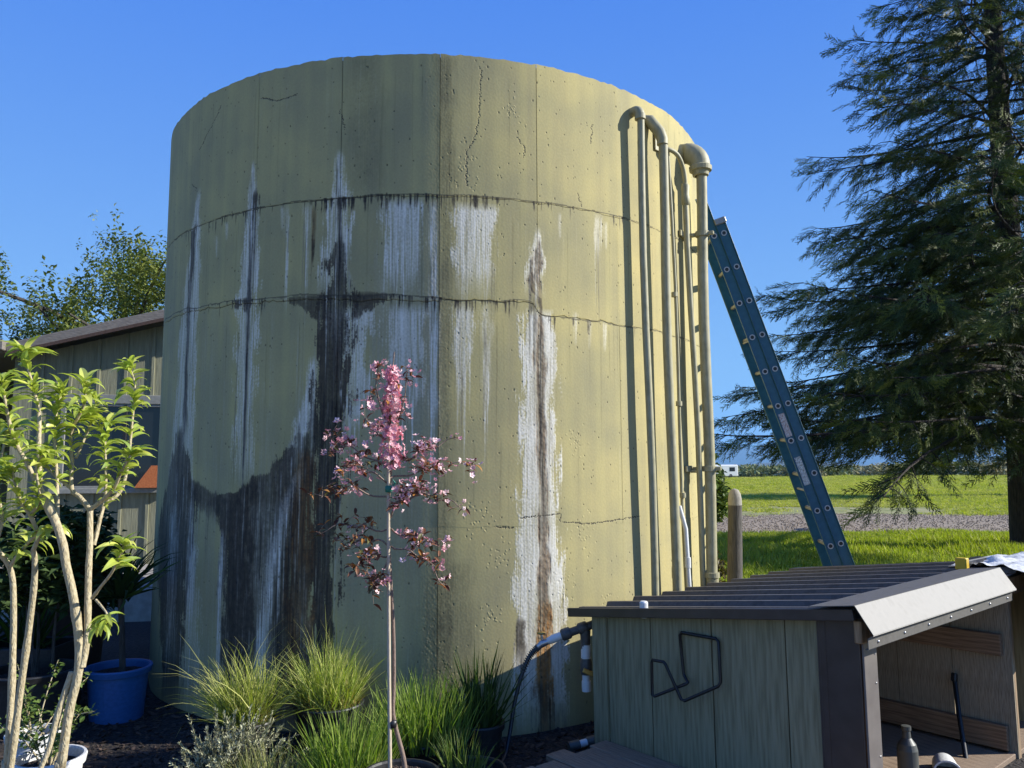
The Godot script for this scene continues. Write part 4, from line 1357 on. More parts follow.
	box(s, at(Vector3(0, .25, .2)), Vector3(1.7, .5, .02), .006)
	box(s, at(Vector3(0, .25, -.2)), Vector3(1.7, .5, .02), .006)
	box(s, at(Vector3(-.84, .25, 0)), Vector3(.02, .5, .38), .004)
	box(s, at(Vector3(.84, .25, 0)), Vector3(.02, .5, .38), .004)
	part("trough", s, M.pot_black, t)
	s = st_new()
	box(s, at(Vector3(0, .23, 0)), Vector3(1.66, .4, .36), .004)
	part("soil", s, M.soil, t)
	for k in 4:
		clump(t, Vector3(-.62 + .4 * k, .43, 0), 40, .08, .4, .75, .8, .022, 1.2, Color(.025, .05, .015), Color(.06, .10, .03), "strap_leaves" if k == 0 else "strap_leaves_%03d" % k)
	t = thing("planter_tub", "wide low black tub of bare canes behind the leafy shrub's stems", "planter", Vector3(-3.15, 0, -5.35))
	pot(t, .26, .42, M.pot_black, .05, .02)
	for k in 5:
		s = st_new()
		var q := Vector3(sin(k * 1.7) * .12, .36, cos(k * 1.7) * .1)
		tube(s, smooth_path([q, q + Vector3(.04 * sin(k * 3.0), .4, 0), q + Vector3(.12 * sin(k * 2.0), .85, .05 * cos(k))], 3), [.013, .011, .01, .008, .006], 7)
		part("cane", s, M.oak_bark, t)
	bushy(t, Vector3(0, .95, 0), .35, .5, 240, .06, Color(.025, .045, .012), Color(.06, .09, .03), 9)
	# two white nursery pots
	for k in 2:
		t = thing("white_pot_shrub", ["small-leaved green shrub in the left, farther white pot", "small-leaved green shrub in the right, nearer white pot with sprays hanging over its rim"][k], "potted plant", [Vector3(-2.60, 0, -4.45), Vector3(-2.28, 0, -4.05)][k], 0, "white nursery pots")
		pot(t, [.125, .155][k], [.31, .32][k], M.pot_white, .05, .012)
		twiggy(t, Vector3(0, .22, 0), [7, 9][k], [.42, .36][k], 20 + k)
	# black tub under the leafy shrub
	t = thing("nursery_pot", "black nursery pot holding the tall yellow-green shrub", "pot", Vector3(-1.26, 0, -2.3))
	pot(t, .20, .34, M.pot_black)
	t = thing("nursery_pot", "black nursery pot holding the shrub at the left picture edge", "pot", Vector3(-1.56, 0, -2.45))
	pot(t, .15, .34, M.pot_black)

func leaf_puff(n: int, size: float, sd: int) -> ArrayMesh:
	# a loose ball of n small folded leaves, radius about 1
	var r := RandomNumberGenerator.new()
	r.seed = sd
	var s := st_new()
	s.set_smooth_group(-1)
	for i in n:
		var d := Vector3(r.randfn(0, 1), r.randfn(0, .8), r.randfn(0, 1)).normalized() * pow(r.randf(), .45)
		var b := Basis.from_euler(Vector3(r.randf_range(-1.0, .7), r.randf() * TAU, r.randf_range(-.6, .6)))
		var l := size * r.randf_range(.7, 1.3)
		var w := l * .27
		var a := d
		var m := d + b * Vector3(0, 0, l * .5)
		var e := d + b * Vector3(0, -l * .12, l)
		var p := d + b * Vector3(-w, w * .35, l * .45)
		var q := d + b * Vector3(w, w * .35, l * .45)
		tri(s, a, m, p); tri(s, m, e, p); tri(s, a, q, m); tri(s, m, q, e)
	return done(s)

func bushy(par: Node, c: Vector3, r: float, h: float, n: int, leaf: float, c0: Color, c1: Color, sd: int, called := "leaves", m: Material = null) -> void:
	var nz := FastNoiseLite.new()
	nz.seed = sd
	nz.frequency = 1.6 / r
	var x := []
	var cols := []
	while x.size() < n:
		var d := Vector3(rng.randf_range(-1, 1), rng.randf_range(-.2, 1), rng.randf_range(-1, 1))
		var q := d.length()
		if q > 1.0 + .35 * nz.get_noise_3dv(d * r) or q < .35 or rng.randf() > .55 + 1.2 * nz.get_noise_3dv(d * r * 2.0 + Vector3(9, 0, 0)):
			continue
		var sc := leaf * rng.randf_range(1.0, 1.7)
		x.append(Transform3D(Basis(Vector3.UP, rng.randf() * TAU).scaled(Vector3.ONE * sc), c + Vector3(d.x * r, d.y * h, d.z * r)))
		cols.append(pick(c0, c1))
	many(called, leaf_puff(9, 1.0, sd), x, cols, m if m else M.brush, par)

func twiggy(par: Node, base: Vector3, n: int, l: float, sd: int) -> void:
	var x := []
	var c := []
	for i in n:
		var az := TAU * i / n + rng.randf()
		var lean := rng.randf_range(.2, 1.0)
		var d := Basis(Vector3.UP, az) * Basis(Vector3.RIGHT, lean) * Vector3.UP
		var ll := l * rng.randf_range(.7, 1.3)
		var pts := smooth_path([base, base + d * ll * .5 + Vector3(0, .03, 0), base + d * ll + Vector3(0, -.05 * lean, 0)], 4)
		var s := st_new()
		tube(s, pts, taper(pts.size(), .005, .002), 6)
		part("twig", s, M.shrub_bark, par)
		for k in 34:
			var f := rng.randf_range(.3, 1.0) * (pts.size() - 1.001)
			var j := int(f)
			var p: Vector3 = pts[j].lerp(pts[j + 1], f - j)
			x.append(Transform3D(Basis.from_euler(Vector3(rng.randf_range(-.9, .5), rng.randf() * TAU, rng.randf_range(-.5, .5))).scaled_local(Vector3.ONE * rng.randf_range(.7, 1.3)), p + Vector3(rng.randfn(0, .012), rng.randfn(0, .012), rng.randfn(0, .012))))
			c.append(pick(Color(.06, .11, .025), Color(.15, .20, .05)))
	many("leaves", leaf_mesh(.036, .02, .6, .3, 3), x, c, M.shrub_leaf, par)

# tall shrubs with bare pale stems close to the camera: start radius, end radius, where leaves begin (0..1, 2 = none), points
var SHRUB_A := [
	[0.017, 0.012, 2, [Vector3(-1.511, 0.818, -2.45), Vector3(-1.505, 0.861, -2.45), Vector3(-1.504, 1.085, -2.45), Vector3(-1.514, 1.326, -2.45), Vector3(-1.526, 1.425, -2.44), Vector3(-1.551, 1.486, -2.4)]],
	[0.017, 0.012, 2, [Vector3(-1.496, 0.81, -2.45), Vector3(-1.46, 1.056, -2.42), Vector3(-1.434, 1.229, -2.4), Vector3(-1.413, 1.374, -2.38), Vector3(-1.403, 1.455, -2.36), Vector3(-1.404, 1.482, -2.35)]],
	[0.011, 0.006, 0.25, [Vector3(-1.404, 1.482, -2.35), Vector3(-1.38, 1.529, -2.33), Vector3(-1.389, 1.589, -2.3), Vector3(-1.408, 1.632, -2.28), Vector3(-1.417, 1.718, -2.25)]],
	[0.009, 0.005, 0.1, [Vector3(-1.525, 1.425, -2.44), Vector3(-1.467, 1.48, -2.4), Vector3(-1.404, 1.524, -2.36), Vector3(-1.323, 1.546, -2.3)]],
	[0.01, 0.005, 0.1, [Vector3(-1.551, 1.486, -2.4), Vector3(-1.532, 1.569, -2.4), Vector3(-1.563, 1.657, -2.42), Vector3(-1.575, 1.779, -2.45), Vector3(-1.563, 1.841, -2.45)]],
	[0.009, 0.005, 0.1, [Vector3(-1.545, 1.486, -2.4), Vector3(-1.545, 1.63, -2.35), Vector3(-1.501, 1.718, -2.3)]],
	[0.008, 0.004, 0.1, [Vector3(-1.389, 1.589, -2.3), Vector3(-1.333, 1.633, -2.25), Vector3(-1.331, 1.718, -2.22), Vector3(-1.305, 1.759, -2.2)]],
]
var SHRUB_B := [
	[0.02, 0.018, 2, [Vector3(-1.268, 0.865, -2.3), Vector3(-1.261, 0.892, -2.3), Vector3(-1.247, 1.042, -2.3), Vector3(-1.226, 1.153, -2.3), Vector3(-1.231, 1.249, -2.3), Vector3(-1.248, 1.365, -2.29), Vector3(-1.266, 1.449, -2.28), Vector3(-1.272, 1.506, -2.27), Vector3(-1.296, 1.582, -2.26), Vector3(-1.338, 1.664, -2.25)]],
	[0.011, 0.005, 0.3, [Vector3(-1.338, 1.664, -2.25), Vector3(-1.367, 1.732, -2.24), Vector3(-1.392, 1.782, -2.23), Vector3(-1.399, 1.843, -2.2), Vector3(-1.401, 1.897, -2.18), Vector3(-1.403, 1.959, -2.16)]],
	[0.012, 0.004, 0.25, [Vector3(-1.335, 1.661, -2.25), Vector3(-1.356, 1.774, -2.27), Vector3(-1.38, 1.88, -2.3), Vector3(-1.411, 1.952, -2.32), Vector3(-1.439, 2.019, -2.33), Vector3(-1.453, 2.067, -2.33)]],
	[0.009, 0.004, 0.2, [Vector3(-1.289, 1.548, -2.27), Vector3(-1.334, 1.688, -2.33), Vector3(-1.364, 1.806, -2.36), Vector3(-1.376, 1.882, -2.38), Vector3(-1.374, 1.954, -2.4)]],
	[0.016, 0.013, 2, [Vector3(-1.217, 1.164, -2.3), Vector3(-1.212, 1.247, -2.31), Vector3(-1.22, 1.346, -2.32), Vector3(-1.228, 1.443, -2.33), Vector3(-1.233, 1.499, -2.34), Vector3(-1.243, 1.6, -2.35)]],
	[0.011, 0.006, 0.3, [Vector3(-1.243, 1.6, -2.35), Vector3(-1.28, 1.637, -2.36), Vector3(-1.311, 1.661, -2.37), Vector3(-1.332, 1.747, -2.4), Vector3(-1.339, 1.822, -2.4), Vector3(-1.31, 1.873, -2.38), Vector3(-1.283, 1.91, -2.36), Vector3(-1.274, 1.97, -2.35)]],
	[0.009, 0.004, 0.4, [Vector3(-1.311, 1.661, -2.37), Vector3(-1.381, 1.702, -2.4), Vector3(-1.421, 1.729, -2.42), Vector3(-1.448, 1.772, -2.44)]],
	[0.007, 0.004, 0.3, [Vector3(-1.32, 1.753, -2.4), Vector3(-1.315, 1.808, -2.43), Vector3(-1.304, 1.871, -2.45), Vector3(-1.3, 1.934, -2.46)]],
	[0.011, 0.005, 0.3, [Vector3(-1.243, 1.6, -2.35), Vector3(-1.191, 1.635, -2.33), Vector3(-1.148, 1.67, -2.3), Vector3(-1.12, 1.716, -2.28), Vector3(-1.087, 1.759, -2.26)]],
	[0.01, 0.004, 0.25, [Vector3(-1.232, 1.497, -2.36), Vector3(-1.228, 1.569, -2.38), Vector3(-1.226, 1.633, -2.4), Vector3(-1.228, 1.716, -2.4), Vector3(-1.234, 1.795, -2.4), Vector3(-1.228, 1.852, -2.4)]],
	[0.01, 0.004, 0.35, [Vector3(-1.236, 1.614, -2.42), Vector3(-1.202, 1.649, -2.44), Vector3(-1.196, 1.701, -2.46), Vector3(-1.194, 1.759, -2.47), Vector3(-1.194, 1.856, -2.48), Vector3(-1.2, 1.982, -2.5), Vector3(-1.222, 2.046, -2.5)]],
	[0.008, 0.004, 0.5, [Vector3(-1.198, 1.354, -2.3), Vector3(-1.157, 1.388, -2.26), Vector3(-1.108, 1.432, -2.22), Vector3(-1.083, 1.466, -2.2), Vector3(-1.056, 1.514, -2.18)]],
	[0.01, 0.014, 2, [Vector3(-1.306, 0.876, -2.27), Vector3(-1.3, 0.903, -2.27), Vector3(-1.286, 0.952, -2.28), Vector3(-1.272, 1.04, -2.29), Vector3(-1.244, 1.151, -2.3)]],
	[0.006, 0.003, 0.6, [Vector3(-1.187, 1.349, -2.3), Vector3(-1.156, 1.33, -2.28), Vector3(-1.138, 1.312, -2.27), Vector3(-1.146, 1.291, -2.27)]],
]

func make_shrub(called: String, label: String, spec: Array, dens: float) -> void:
	var base: Vector3 = spec[0][3][0]
	base.y = 0
	var t := thing(called, label, "shrub", base, 0, "tall shrubs at the left")
	var lms := []
	for v in [[.10, .026, 1.5, .35], [.115, .028, 1.2, .45], [.085, .023, 2.0, .3], [.07, .017, .8, .6], [.125, .029, 2.2, .3]]:
		lms.append(leaf_mesh(v[0], v[1], v[2], v[3]))
	var mats := []
	for c in [lin(.26, .33, .05), lin(.36, .41, .07), lin(.19, .26, .045), lin(.46, .47, .10), lin(.30, .34, .06)]:
		var m := StandardMaterial3D.new()
		m.resource_name = "leaf_green"
		m.albedo_color = c
		m.roughness = .42
		m.backlight_enabled = true
		m.backlight = lin(.40, .48, .05)
		mats.append(m)
	var n := 0
	var nl := 0
	for b in spec:
		var raw: Array = []
		for p in b[3]:
			raw.append(p - base)
		if n == 0 or raw[0].y < .85 and b[2] > 1.5 and raw[0].y < .8:
			raw.push_front(Vector3(raw[0].x * .8 , .25, raw[0].z))
		var pts := smooth_path(raw, 4)
		var rad := taper(pts.size(), b[0] * .62, b[1] * .62)
		for i in rad.size():
			rad[i] *= 1.0 + (.22 if i % 5 == 2 else 0.0) * rng.randf()
		var s := st_new()
		tube(s, pts, rad, 12)
		quick("stem" if b[2] > 1.5 else "branch", n, done(s), M.shrub_bark, t)
		n += 1
		if b[2] > 1.5:
			continue
		var length := 0.0
		for i in pts.size() - 1:
			length += pts[i].distance_to(pts[i + 1])
		var cnt := int((length * (1.0 - b[2]) * 150.0 + 10) * dens)
		for i in cnt:
			var f: float = b[2] + (1.0 - b[2]) * (pow(rng.randf(), .75) if i > 7 else rng.randf_range(.93, 1.0))
			var q := clampf(f, 0, .999) * (pts.size() - 1)
			var j := int(q)
			var p: Vector3 = pts[j].lerp(pts[j + 1], q - j)
			var dir: Vector3 = (pts[j + 1] - pts[j]).normalized()
			var az := i * 2.4 + rng.randf_range(-.4, .4)
			var o := Basis(Vector3.UP, az) * Vector3.BACK
			var lift := rng.randf_range(.15, .9) if i > 7 else rng.randf_range(.5, 1.3)
			var fwd := (o + dir * lift + Vector3.UP * .15).normalized()
			var xx := Vector3.UP.cross(fwd).normalized()
			var bs := Basis(xx, fwd.cross(xx), fwd) * Basis(Vector3.BACK, rng.randfn(0, .4))
			var sc := rng.randf_range(.35, .92) * lerpf(.9, 1.0, f)
			var lf := quick("leaf", nl, lms[rng.randi() % lms.size()], mats[rng.randi() % mats.size()], t)
			lf.transform = Transform3D(bs.scaled_local(Vector3.ONE * sc), p)
			nl += 1

var CRAB_TRUNK := [Vector3(-0.559, 0.364, -3.95), Vector3(-0.565, 0.512, -3.95), Vector3(-0.581, 0.651, -3.95), Vector3(-0.596, 1.076, -3.95), Vector3(-0.605, 1.462, -3.95), Vector3(-0.608, 1.708, -3.95), Vector3(-0.605, 1.857, -3.95), Vector3(-0.602, 2.057, -3.95), Vector3(-0.6, 2.3, -3.95)]
var CRAB_BRANCHES := [
	[Vector3(-0.608, 1.708, -3.95), Vector3(-0.753, 1.797, -3.922), Vector3(-0.847, 1.831, -3.894), Vector3(-0.91, 1.865, -3.866)],
	[Vector3(-0.607, 1.56, -3.95), Vector3(-0.748, 1.611, -3.908), Vector3(-0.861, 1.627, -3.865), Vector3(-0.913, 1.591, -3.823)],
	[Vector3(-0.605, 1.414, -3.95), Vector3(-0.726, 1.425, -3.939), Vector3(-0.823, 1.441, -3.928), Vector3(-0.952, 1.408, -3.917)],
	[Vector3(-0.603, 1.293, -3.95), Vector3(-0.685, 1.292, -3.913), Vector3(-0.736, 1.268, -3.876), Vector3(-0.757, 1.197, -3.84)],
	[Vector3(-0.608, 1.649, -3.95), Vector3(-0.709, 1.699, -3.904), Vector3(-0.779, 1.728, -3.858), Vector3(-0.803, 1.748, -3.811)],
	[Vector3(-0.604, 1.341, -3.95), Vector3(-0.701, 1.367, -3.94), Vector3(-0.787, 1.344, -3.929), Vector3(-0.863, 1.369, -3.919)],
	[Vector3(-0.609, 1.733, -3.95), Vector3(-0.505, 1.777, -3.995), Vector3(-0.409, 1.818, -4.039), Vector3(-0.29, 1.87, -4.084)],
	[Vector3(-0.608, 1.659, -3.95), Vector3(-0.463, 1.707, -3.982), Vector3(-0.356, 1.727, -4.014), Vector3(-0.206, 1.736, -4.046)],
	[Vector3(-0.601, 1.536, -3.95), Vector3(-0.462, 1.583, -3.978), Vector3(-0.339, 1.557, -4.007), Vector3(-0.245, 1.515, -4.035)],
	[Vector3(-0.6, 1.414, -3.95), Vector3(-0.478, 1.377, -3.92), Vector3(-0.411, 1.36, -3.891), Vector3(-0.331, 1.348, -3.861)],
	[Vector3(-0.599, 1.341, -3.95), Vector3(-0.481, 1.292, -3.954), Vector3(-0.397, 1.238, -3.958), Vector3(-0.343, 1.131, -3.962)],
	[Vector3(-0.601, 1.487, -3.95), Vector3(-0.554, 1.561, -3.926), Vector3(-0.502, 1.61, -3.902), Vector3(-0.46, 1.659, -3.879)],
	[Vector3(-0.598, 1.268, -3.95), Vector3(-0.646, 1.201, -3.915), Vector3(-0.677, 1.144, -3.88), Vector3(-0.701, 1.234, -3.845)],
	[Vector3(-0.606, 1.907, -3.95), Vector3(-0.655, 2.029, -3.908), Vector3(-0.67, 2.149, -3.866), Vector3(-0.639, 2.233, -3.824)],
	[Vector3(-0.606, 1.907, -3.95), Vector3(-0.547, 2.004, -3.92), Vector3(-0.529, 2.101, -3.889), Vector3(-0.512, 2.207, -3.859)],
	[Vector3(-0.605, 1.857, -3.95), Vector3(-0.709, 1.909, -3.996), Vector3(-0.748, 1.963, -4.041), Vector3(-0.777, 1.924, -4.087)],
]

func flower_mesh() -> ArrayMesh:
	var s := st_new()
	s.set_smooth_group(-1)
	for k in 5:
		var b := Basis(Vector3.UP, TAU * k / 5 + .1 * (k % 2))
		var a := Vector3(0, 0, .1)
		var p := Vector3(-.36, .22, .62)
		var q := Vector3(.36, .22, .62)
		var e := Vector3(0, .42, 1.0)
		var m := Vector3(0, .12, .55)
		tri(s, b * a, b * m, b * p); tri(s, b * m, b * e, b * p)
		tri(s, b * a, b * q, b * m); tri(s, b * m, b * q, b * e)
	return done(s)

func make_crabapple() -> void:
	var base := Vector3(-.54, 0, -3.95)
	var t := thing("flowering_crabapple", "slender young tree with pink blossoms and bronze leaves in a black pot", "tree", base)
	pot(t, .18, .27, M.pot_black, .03)
	crumbs(t, .15, .24, 420, Color(.018, .012, .009), Color(.085, .055, .038), .014)
	var s := st_new()
	var tr := [Vector3(.02, .22, .0), Vector3(.005, .34, .01)]
	for p in CRAB_TRUNK.slice(1):
		tr.append(p - base)
	tr = smooth_path(tr, 4)
	for i in tr.size():
		tr[i] += Vector3(.009 * sin(i * .55), 0, .006 * cos(i * .7))
	tube(s, tr, taper(tr.size(), .0125, .003), 10)
	part("trunk", s, M.young_bark, t)
	s = st_new()
	tube(s, [Vector3(-.045, .22, .03), Vector3(-.058, .75, .022), Vector3(-.068, 1.25, .018), Vector3(-.076, 1.88, .012)], [.0095, .009, .0085, .008], 10)
	part("stake", s, M.stake_wood, t)
	for y in [1.615, .50]:
		s = st_new()
		lathe(s, Vector3(-.068 if y > 1 else -.04, y, .014), [Vector2(.0, -.018), Vector2(.020, -.016), Vector2(.022, .012), Vector2(.012, .018)], 12)
		if y > 1:
			tube(s, [Vector3(-.06, y, .03), Vector3(-.035, y + .03, .05), Vector3(-.045, y + .045, .055)], [.006, .005, .003], 6)
		part("tie", s, M.green_tape if y > 1 else M.black_plastic, t)
	var ctw := st_new()
	var fx := []
	var fc := []
	var lx := []
	var lc := []
	var n := 0
	for bi in CRAB_BRANCHES.size():
		var raw := []
		for p in CRAB_BRANCHES[bi]:
			raw.append(p - base)
		var pts := smooth_path(raw, 5)
		for i in pts.size():
			pts[i] += Vector3(0, .012 * sin(i * 1.1 + bi), .012 * cos(i * .8 + bi))
		s = st_new()
		tube(s, pts, taper(pts.size(), .005, .0018), 7)
		quick("branch", n, done(s), M.young_bark, t)
		n += 1
		# twigs with leaves and blossom clusters
		var top: bool = bi >= 13
		for k in (12 if top else 17):
			var f := rng.randf_range(.12 if top else .22, 1.0) * (pts.size() - 1.001)
			var j := int(f)
			var p: Vector3 = pts[j].lerp(pts[j + 1], f - j)
			var d := Vector3(rng.randfn(0, 1), rng.randfn(.2, .8), rng.randfn(0, 1)).normalized() * rng.randf_range(.015, .075)
			tube(ctw, [p, p + d * .6 + Vector3(0, .004, 0), p + d], [.0017, .0013, .0009], 4, false)
			for q in (2 if top else 3):
				lx.append(Transform3D(Basis.from_euler(Vector3(rng.randf_range(-.9, .8), rng.randf() * TAU, rng.randf_range(-.7, .7))).scaled_local(Vector3.ONE * rng.randf_range(.45, 1.0)), p + d * rng.randf_range(.3, 1.1)))
				var cc := pick(Color(.09, .04, .028), Color(.22, .10, .055))
				if rng.randf() < .18:
					cc = pick(Color(.30, .12, .03), Color(.36, .18, .05))
				elif rng.randf() < .2:
					cc = pick(Color(.10, .10, .035), Color(.16, .14, .06))
				lc.append(cc)
			var pink: float = [.85, .35, .12, .2, .8, .35, .9, .8, .4, .35, .3, .95, .45, .95, .95, .9][bi]
			if rng.randf() < pink:
				for q in 4:
					fx.append(Transform3D(Basis.from_euler(Vector3(rng.randf_range(-.3, 1.6), rng.randf() * TAU, 0)).scaled_local(Vector3.ONE * rng.randf_range(.011, .021)), p + d + Vector3(rng.randfn(0, .02), rng.randfn(0, .02), rng.randfn(0, .02))))
					fc.append(pick(Color(.66, .33, .36), Color(.92, .74, .73)))
	for i in 330:
		# the dense column of blossom round the leader
		var y := rng.randf_range(1.72, 2.22)
		var a := rng.randf() * TAU
		var r := rng.randf_range(.012, .055) * (1.2 - .6 * (y - 1.8) / .4)
		fx.append(Transform3D(Basis(Vector3.UP, a) * Basis(Vector3.RIGHT, rng.randf_range(.5, 1.7)).scaled_local(Vector3.ONE * rng.randf_range(.012, .022)), Vector3(-.062 + r * sin(a), y, r * cos(a))))
		fc.append(pick(Color(.62, .24, .30), Color(.90, .62, .64)))
	part("twigs", ctw, M.young_bark, t).set_meta("kind", "stuff")
	many("blossoms", flower_mesh(), fx, fc, M.petal, t)
	many("leaves", leaf_mesh(.058, .021, .9, .4, 4), lx, lc, M.bronze_leaf, t)

func spray_mesh(sd: int) -> ArrayMesh:
	# flat feathery conifer spray, about 1 long along +z, drooping
	var r := RandomNumberGenerator.new()
	r.seed = sd
	var s := st_new()
	s.set_smooth_group(-1)
	var strip := func(a: Vector3, b: Vector3, w: float) -> void:
		var d := b - a
		var sd2 := d.cross(Vector3.UP).normalized() * w
		var m := a.lerp(b, .45) + Vector3(0, w * .6, 0)
		tri(s, a, m + sd2, m - sd2)
		tri(s, m - sd2, m + sd2, b)
	var axis := func(t: float) -> Vector3: return Vector3(.05 * sin(t * 5.0 + sd), -.28 * t * t, t)
	for k in 6:
		strip.call(axis.call(k / 6.0), axis.call((k + 1.5) / 6.0), .012)
	for k in 11:
		var t := .04 + .92 * k / 10.0
		for sg in [-1.0, 1.0]:
			if r.randf() < .12:
				continue
			var l := (.34 - .17 * t) * r.randf_range(.6, 1.2)
			var p: Vector3 = axis.call(t)
			var e := p + Vector3(sg * l * r.randf_range(.35, .75), l * r.randf_range(-.5, .15), l * r.randf_range(.6, .95))
			strip.call(p, e, .017)
			for q in 3:
				var m := p.lerp(e, .3 + .25 * q)
				strip.call(m, m + Vector3(sg * r.randf_range(-.03, .09), r.randf_range(-.06, .03), .09) * r.randf_range(.6, 1.1), .012)
	return done(s)

func make_conifer() -> void:
	var c := Vector3(10.2, 0, -15.8)
	var t := thing("conifer", "large dark conifer with drooping feathery branches at the right edge", "tree", c)
	var s := st_new()
	tube(s, smooth_path([Vector3(.1, -.2, 0), Vector3(.03, .5, 0), Vector3(0, 2.5, 0), Vector3(-.05, 7, .05), Vector3(0, 13, 0), Vector3(.05, 20, 0)], 4), taper(21, .46, .06), 18)
	part("trunk", s, M.bark, t)
	var tw := st_new()
	var x := []
	var col := []
	var nb := 0
	var R := RandomNumberGenerator.new()
	R.seed = 21
	for i in 168:
		var f := i / 167.0
		var h := 2.25 + 15.5 * pow(f, 1.12)
		var az := i * 2.39996 + R.randf_range(-.3, .3)
		if sin(az) > .25 and h < 7.0:   # low limbs left off the unseen side so sunlight reaches the lawn
			az = -az
		var L := (7.5 - .45 * h) * R.randf_range(.70, 1.10)
		L = maxf(L, .8)
		var o := Vector3(sin(az), 0, cos(az))
		var sidev := o.cross(Vector3.UP)
		var rise := R.randf_range(.02, .16) + .012 * h
		var sag := R.randf_range(.20, .40)
		var pts := []
		for k in 9:
			var u := k / 8.0
			pts.append(Vector3(0, h, 0) + o * L * u + Vector3.UP * L * (rise * u - sag * u * u + .13 * pow(u, 4)) + sidev * L * .06 * sin(u * 4.0 + i))
		s = st_new()
		tube(s, pts, taper(9, .016 + .0065 * L, .006), 6, false)
		quick("limb", nb, done(s), M.bark, t)
		nb += 1
		var d := .13
		var flip := 1.0
		while d < 1.0:
			var q := d * 7.999
			var j := int(q)
			var p: Vector3 = pts[j].lerp(pts[j + 1], q - j)
			var dir: Vector3 = (pts[j + 1] - pts[j]).normalized()
			var l2 := (.30 + 1.05 * (1.0 - d) * minf(1.0, L / 4.0)) * R.randf_range(.6, 1.25)
			var d2 := (dir * R.randf_range(.5, 1.0) + sidev * flip * R.randf_range(.55, 1.0) + Vector3.DOWN * R.randf_range(.05, .45)).normalized()
			var e := p + d2 * l2 + Vector3.DOWN * l2 * .18
			tube(tw, [p, p.lerp(e, .5) + Vector3.UP * .04, e], [.011, .008, .004], 4, false)
			var ns := int(l2 / .125) + 2
			for k in ns:
				var g := (k + R.randf()) / ns
				var pp := p.lerp(e, g)
				var dd := (d2 + sidev * R.randfn(0, .45) + dir * R.randfn(.3, .3) + Vector3.DOWN * R.randf_range(-.35, .6)).normalized()
				var xx := Vector3.UP.cross(dd).normalized()
				var b := Basis(xx, dd.cross(xx), dd) * Basis(Vector3.BACK, R.randfn(0, 1.2))
				x.append(Transform3D(b.scaled_local(Vector3.ONE * R.randf_range(.28, .55)), pp))
				var k2 := R.randf_range(.75, 1.25)
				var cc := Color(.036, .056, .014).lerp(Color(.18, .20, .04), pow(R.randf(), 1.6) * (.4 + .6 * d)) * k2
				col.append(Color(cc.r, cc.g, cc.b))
			d += R.randf_range(.14, .26) / L
			flip = -flip
	part("twigs", tw, M.bark, t).set_meta("kind", "stuff")
	var half := [[[], []], [[], []]]
	for i in x.size():
		half[i % 2][0].append(x[i])
		half[i % 2][1].append(col[i])
	for k in 2:
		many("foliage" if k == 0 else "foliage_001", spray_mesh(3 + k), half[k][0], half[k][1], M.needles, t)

func broadleaf(called: String, label: String, c: Vector3, h: float, r: float, low: float, n: int, leaf: float, c0: Color, c1: Color, sd: int, bark: Material, limbs := 34) -> void:
	var t := thing(called, label, "tree", c)
	var R := RandomNumberGenerator.new()
	R.seed = sd
	var s := st_new()
	tube(s, smooth_path([Vector3(0, -.2, 0), Vector3(.1, low * .5, 0), Vector3(0, low, .1), Vector3(.2, h * .75, 0)], 4), taper(13, .04 * h, .012 * h), 12)
	part("trunk", s, bark, t)
	var x := []
	var col := []
	for i in limbs:
		var az := i * 2.4 + R.randf()
		var y0 := lerpf(low * .6, h * .7, R.randf())
		var reach := r * R.randf_range(.45, 1.05)
		var top := clampf(y0 + R.randf_range(.1, .42) * h, low * .8, h)
		reach *= sqrt(maxf(.08, 1.0 - pow((top - (low + h) * .5) / ((h - low) * .56), 2.0)))
		var tipp := Vector3(sin(az) * reach, top, cos(az) * reach)
		var p0 := Vector3(0, y0, 0)
		var pts := smooth_path([p0, p0.lerp(tipp, .45) + Vector3(R.randfn(0, .2), .03 * h, R.randfn(0, .2)), tipp], 4)
		s = st_new()
		tube(s, pts, taper(pts.size(), .012 * h, .003 * h), 6, false)
		quick("limb", i, done(s), bark, t)
		for k in 7:
			var f := R.randf_range(.35, 1.0) * (pts.size() - 1.001)
			var j := int(f)
			var cc: Vector3 = pts[j].lerp(pts[j + 1], f - j) + Vector3(R.randfn(0, .07), R.randfn(.02, .05), R.randfn(0, .07)) * r
			var cr := r * R.randf_range(.07, .16)
			for q in n / 238:
				var d := Vector3(R.randfn(0, 1), R.randfn(0, .7), R.randfn(0, 1)).normalized() * pow(R.randf(), .5)
				x.append(Transform3D(Basis.from_euler(Vector3(0, R.randf() * TAU, R.randf_range(-.4, .4))).scaled(Vector3.ONE * leaf * R.randf_range(1.0, 2.0)), cc + d * cr))
				col.append(pick(c0, c1))
	many("crown", leaf_puff(12, .62, sd), x, col, M.oak_leaves, t)

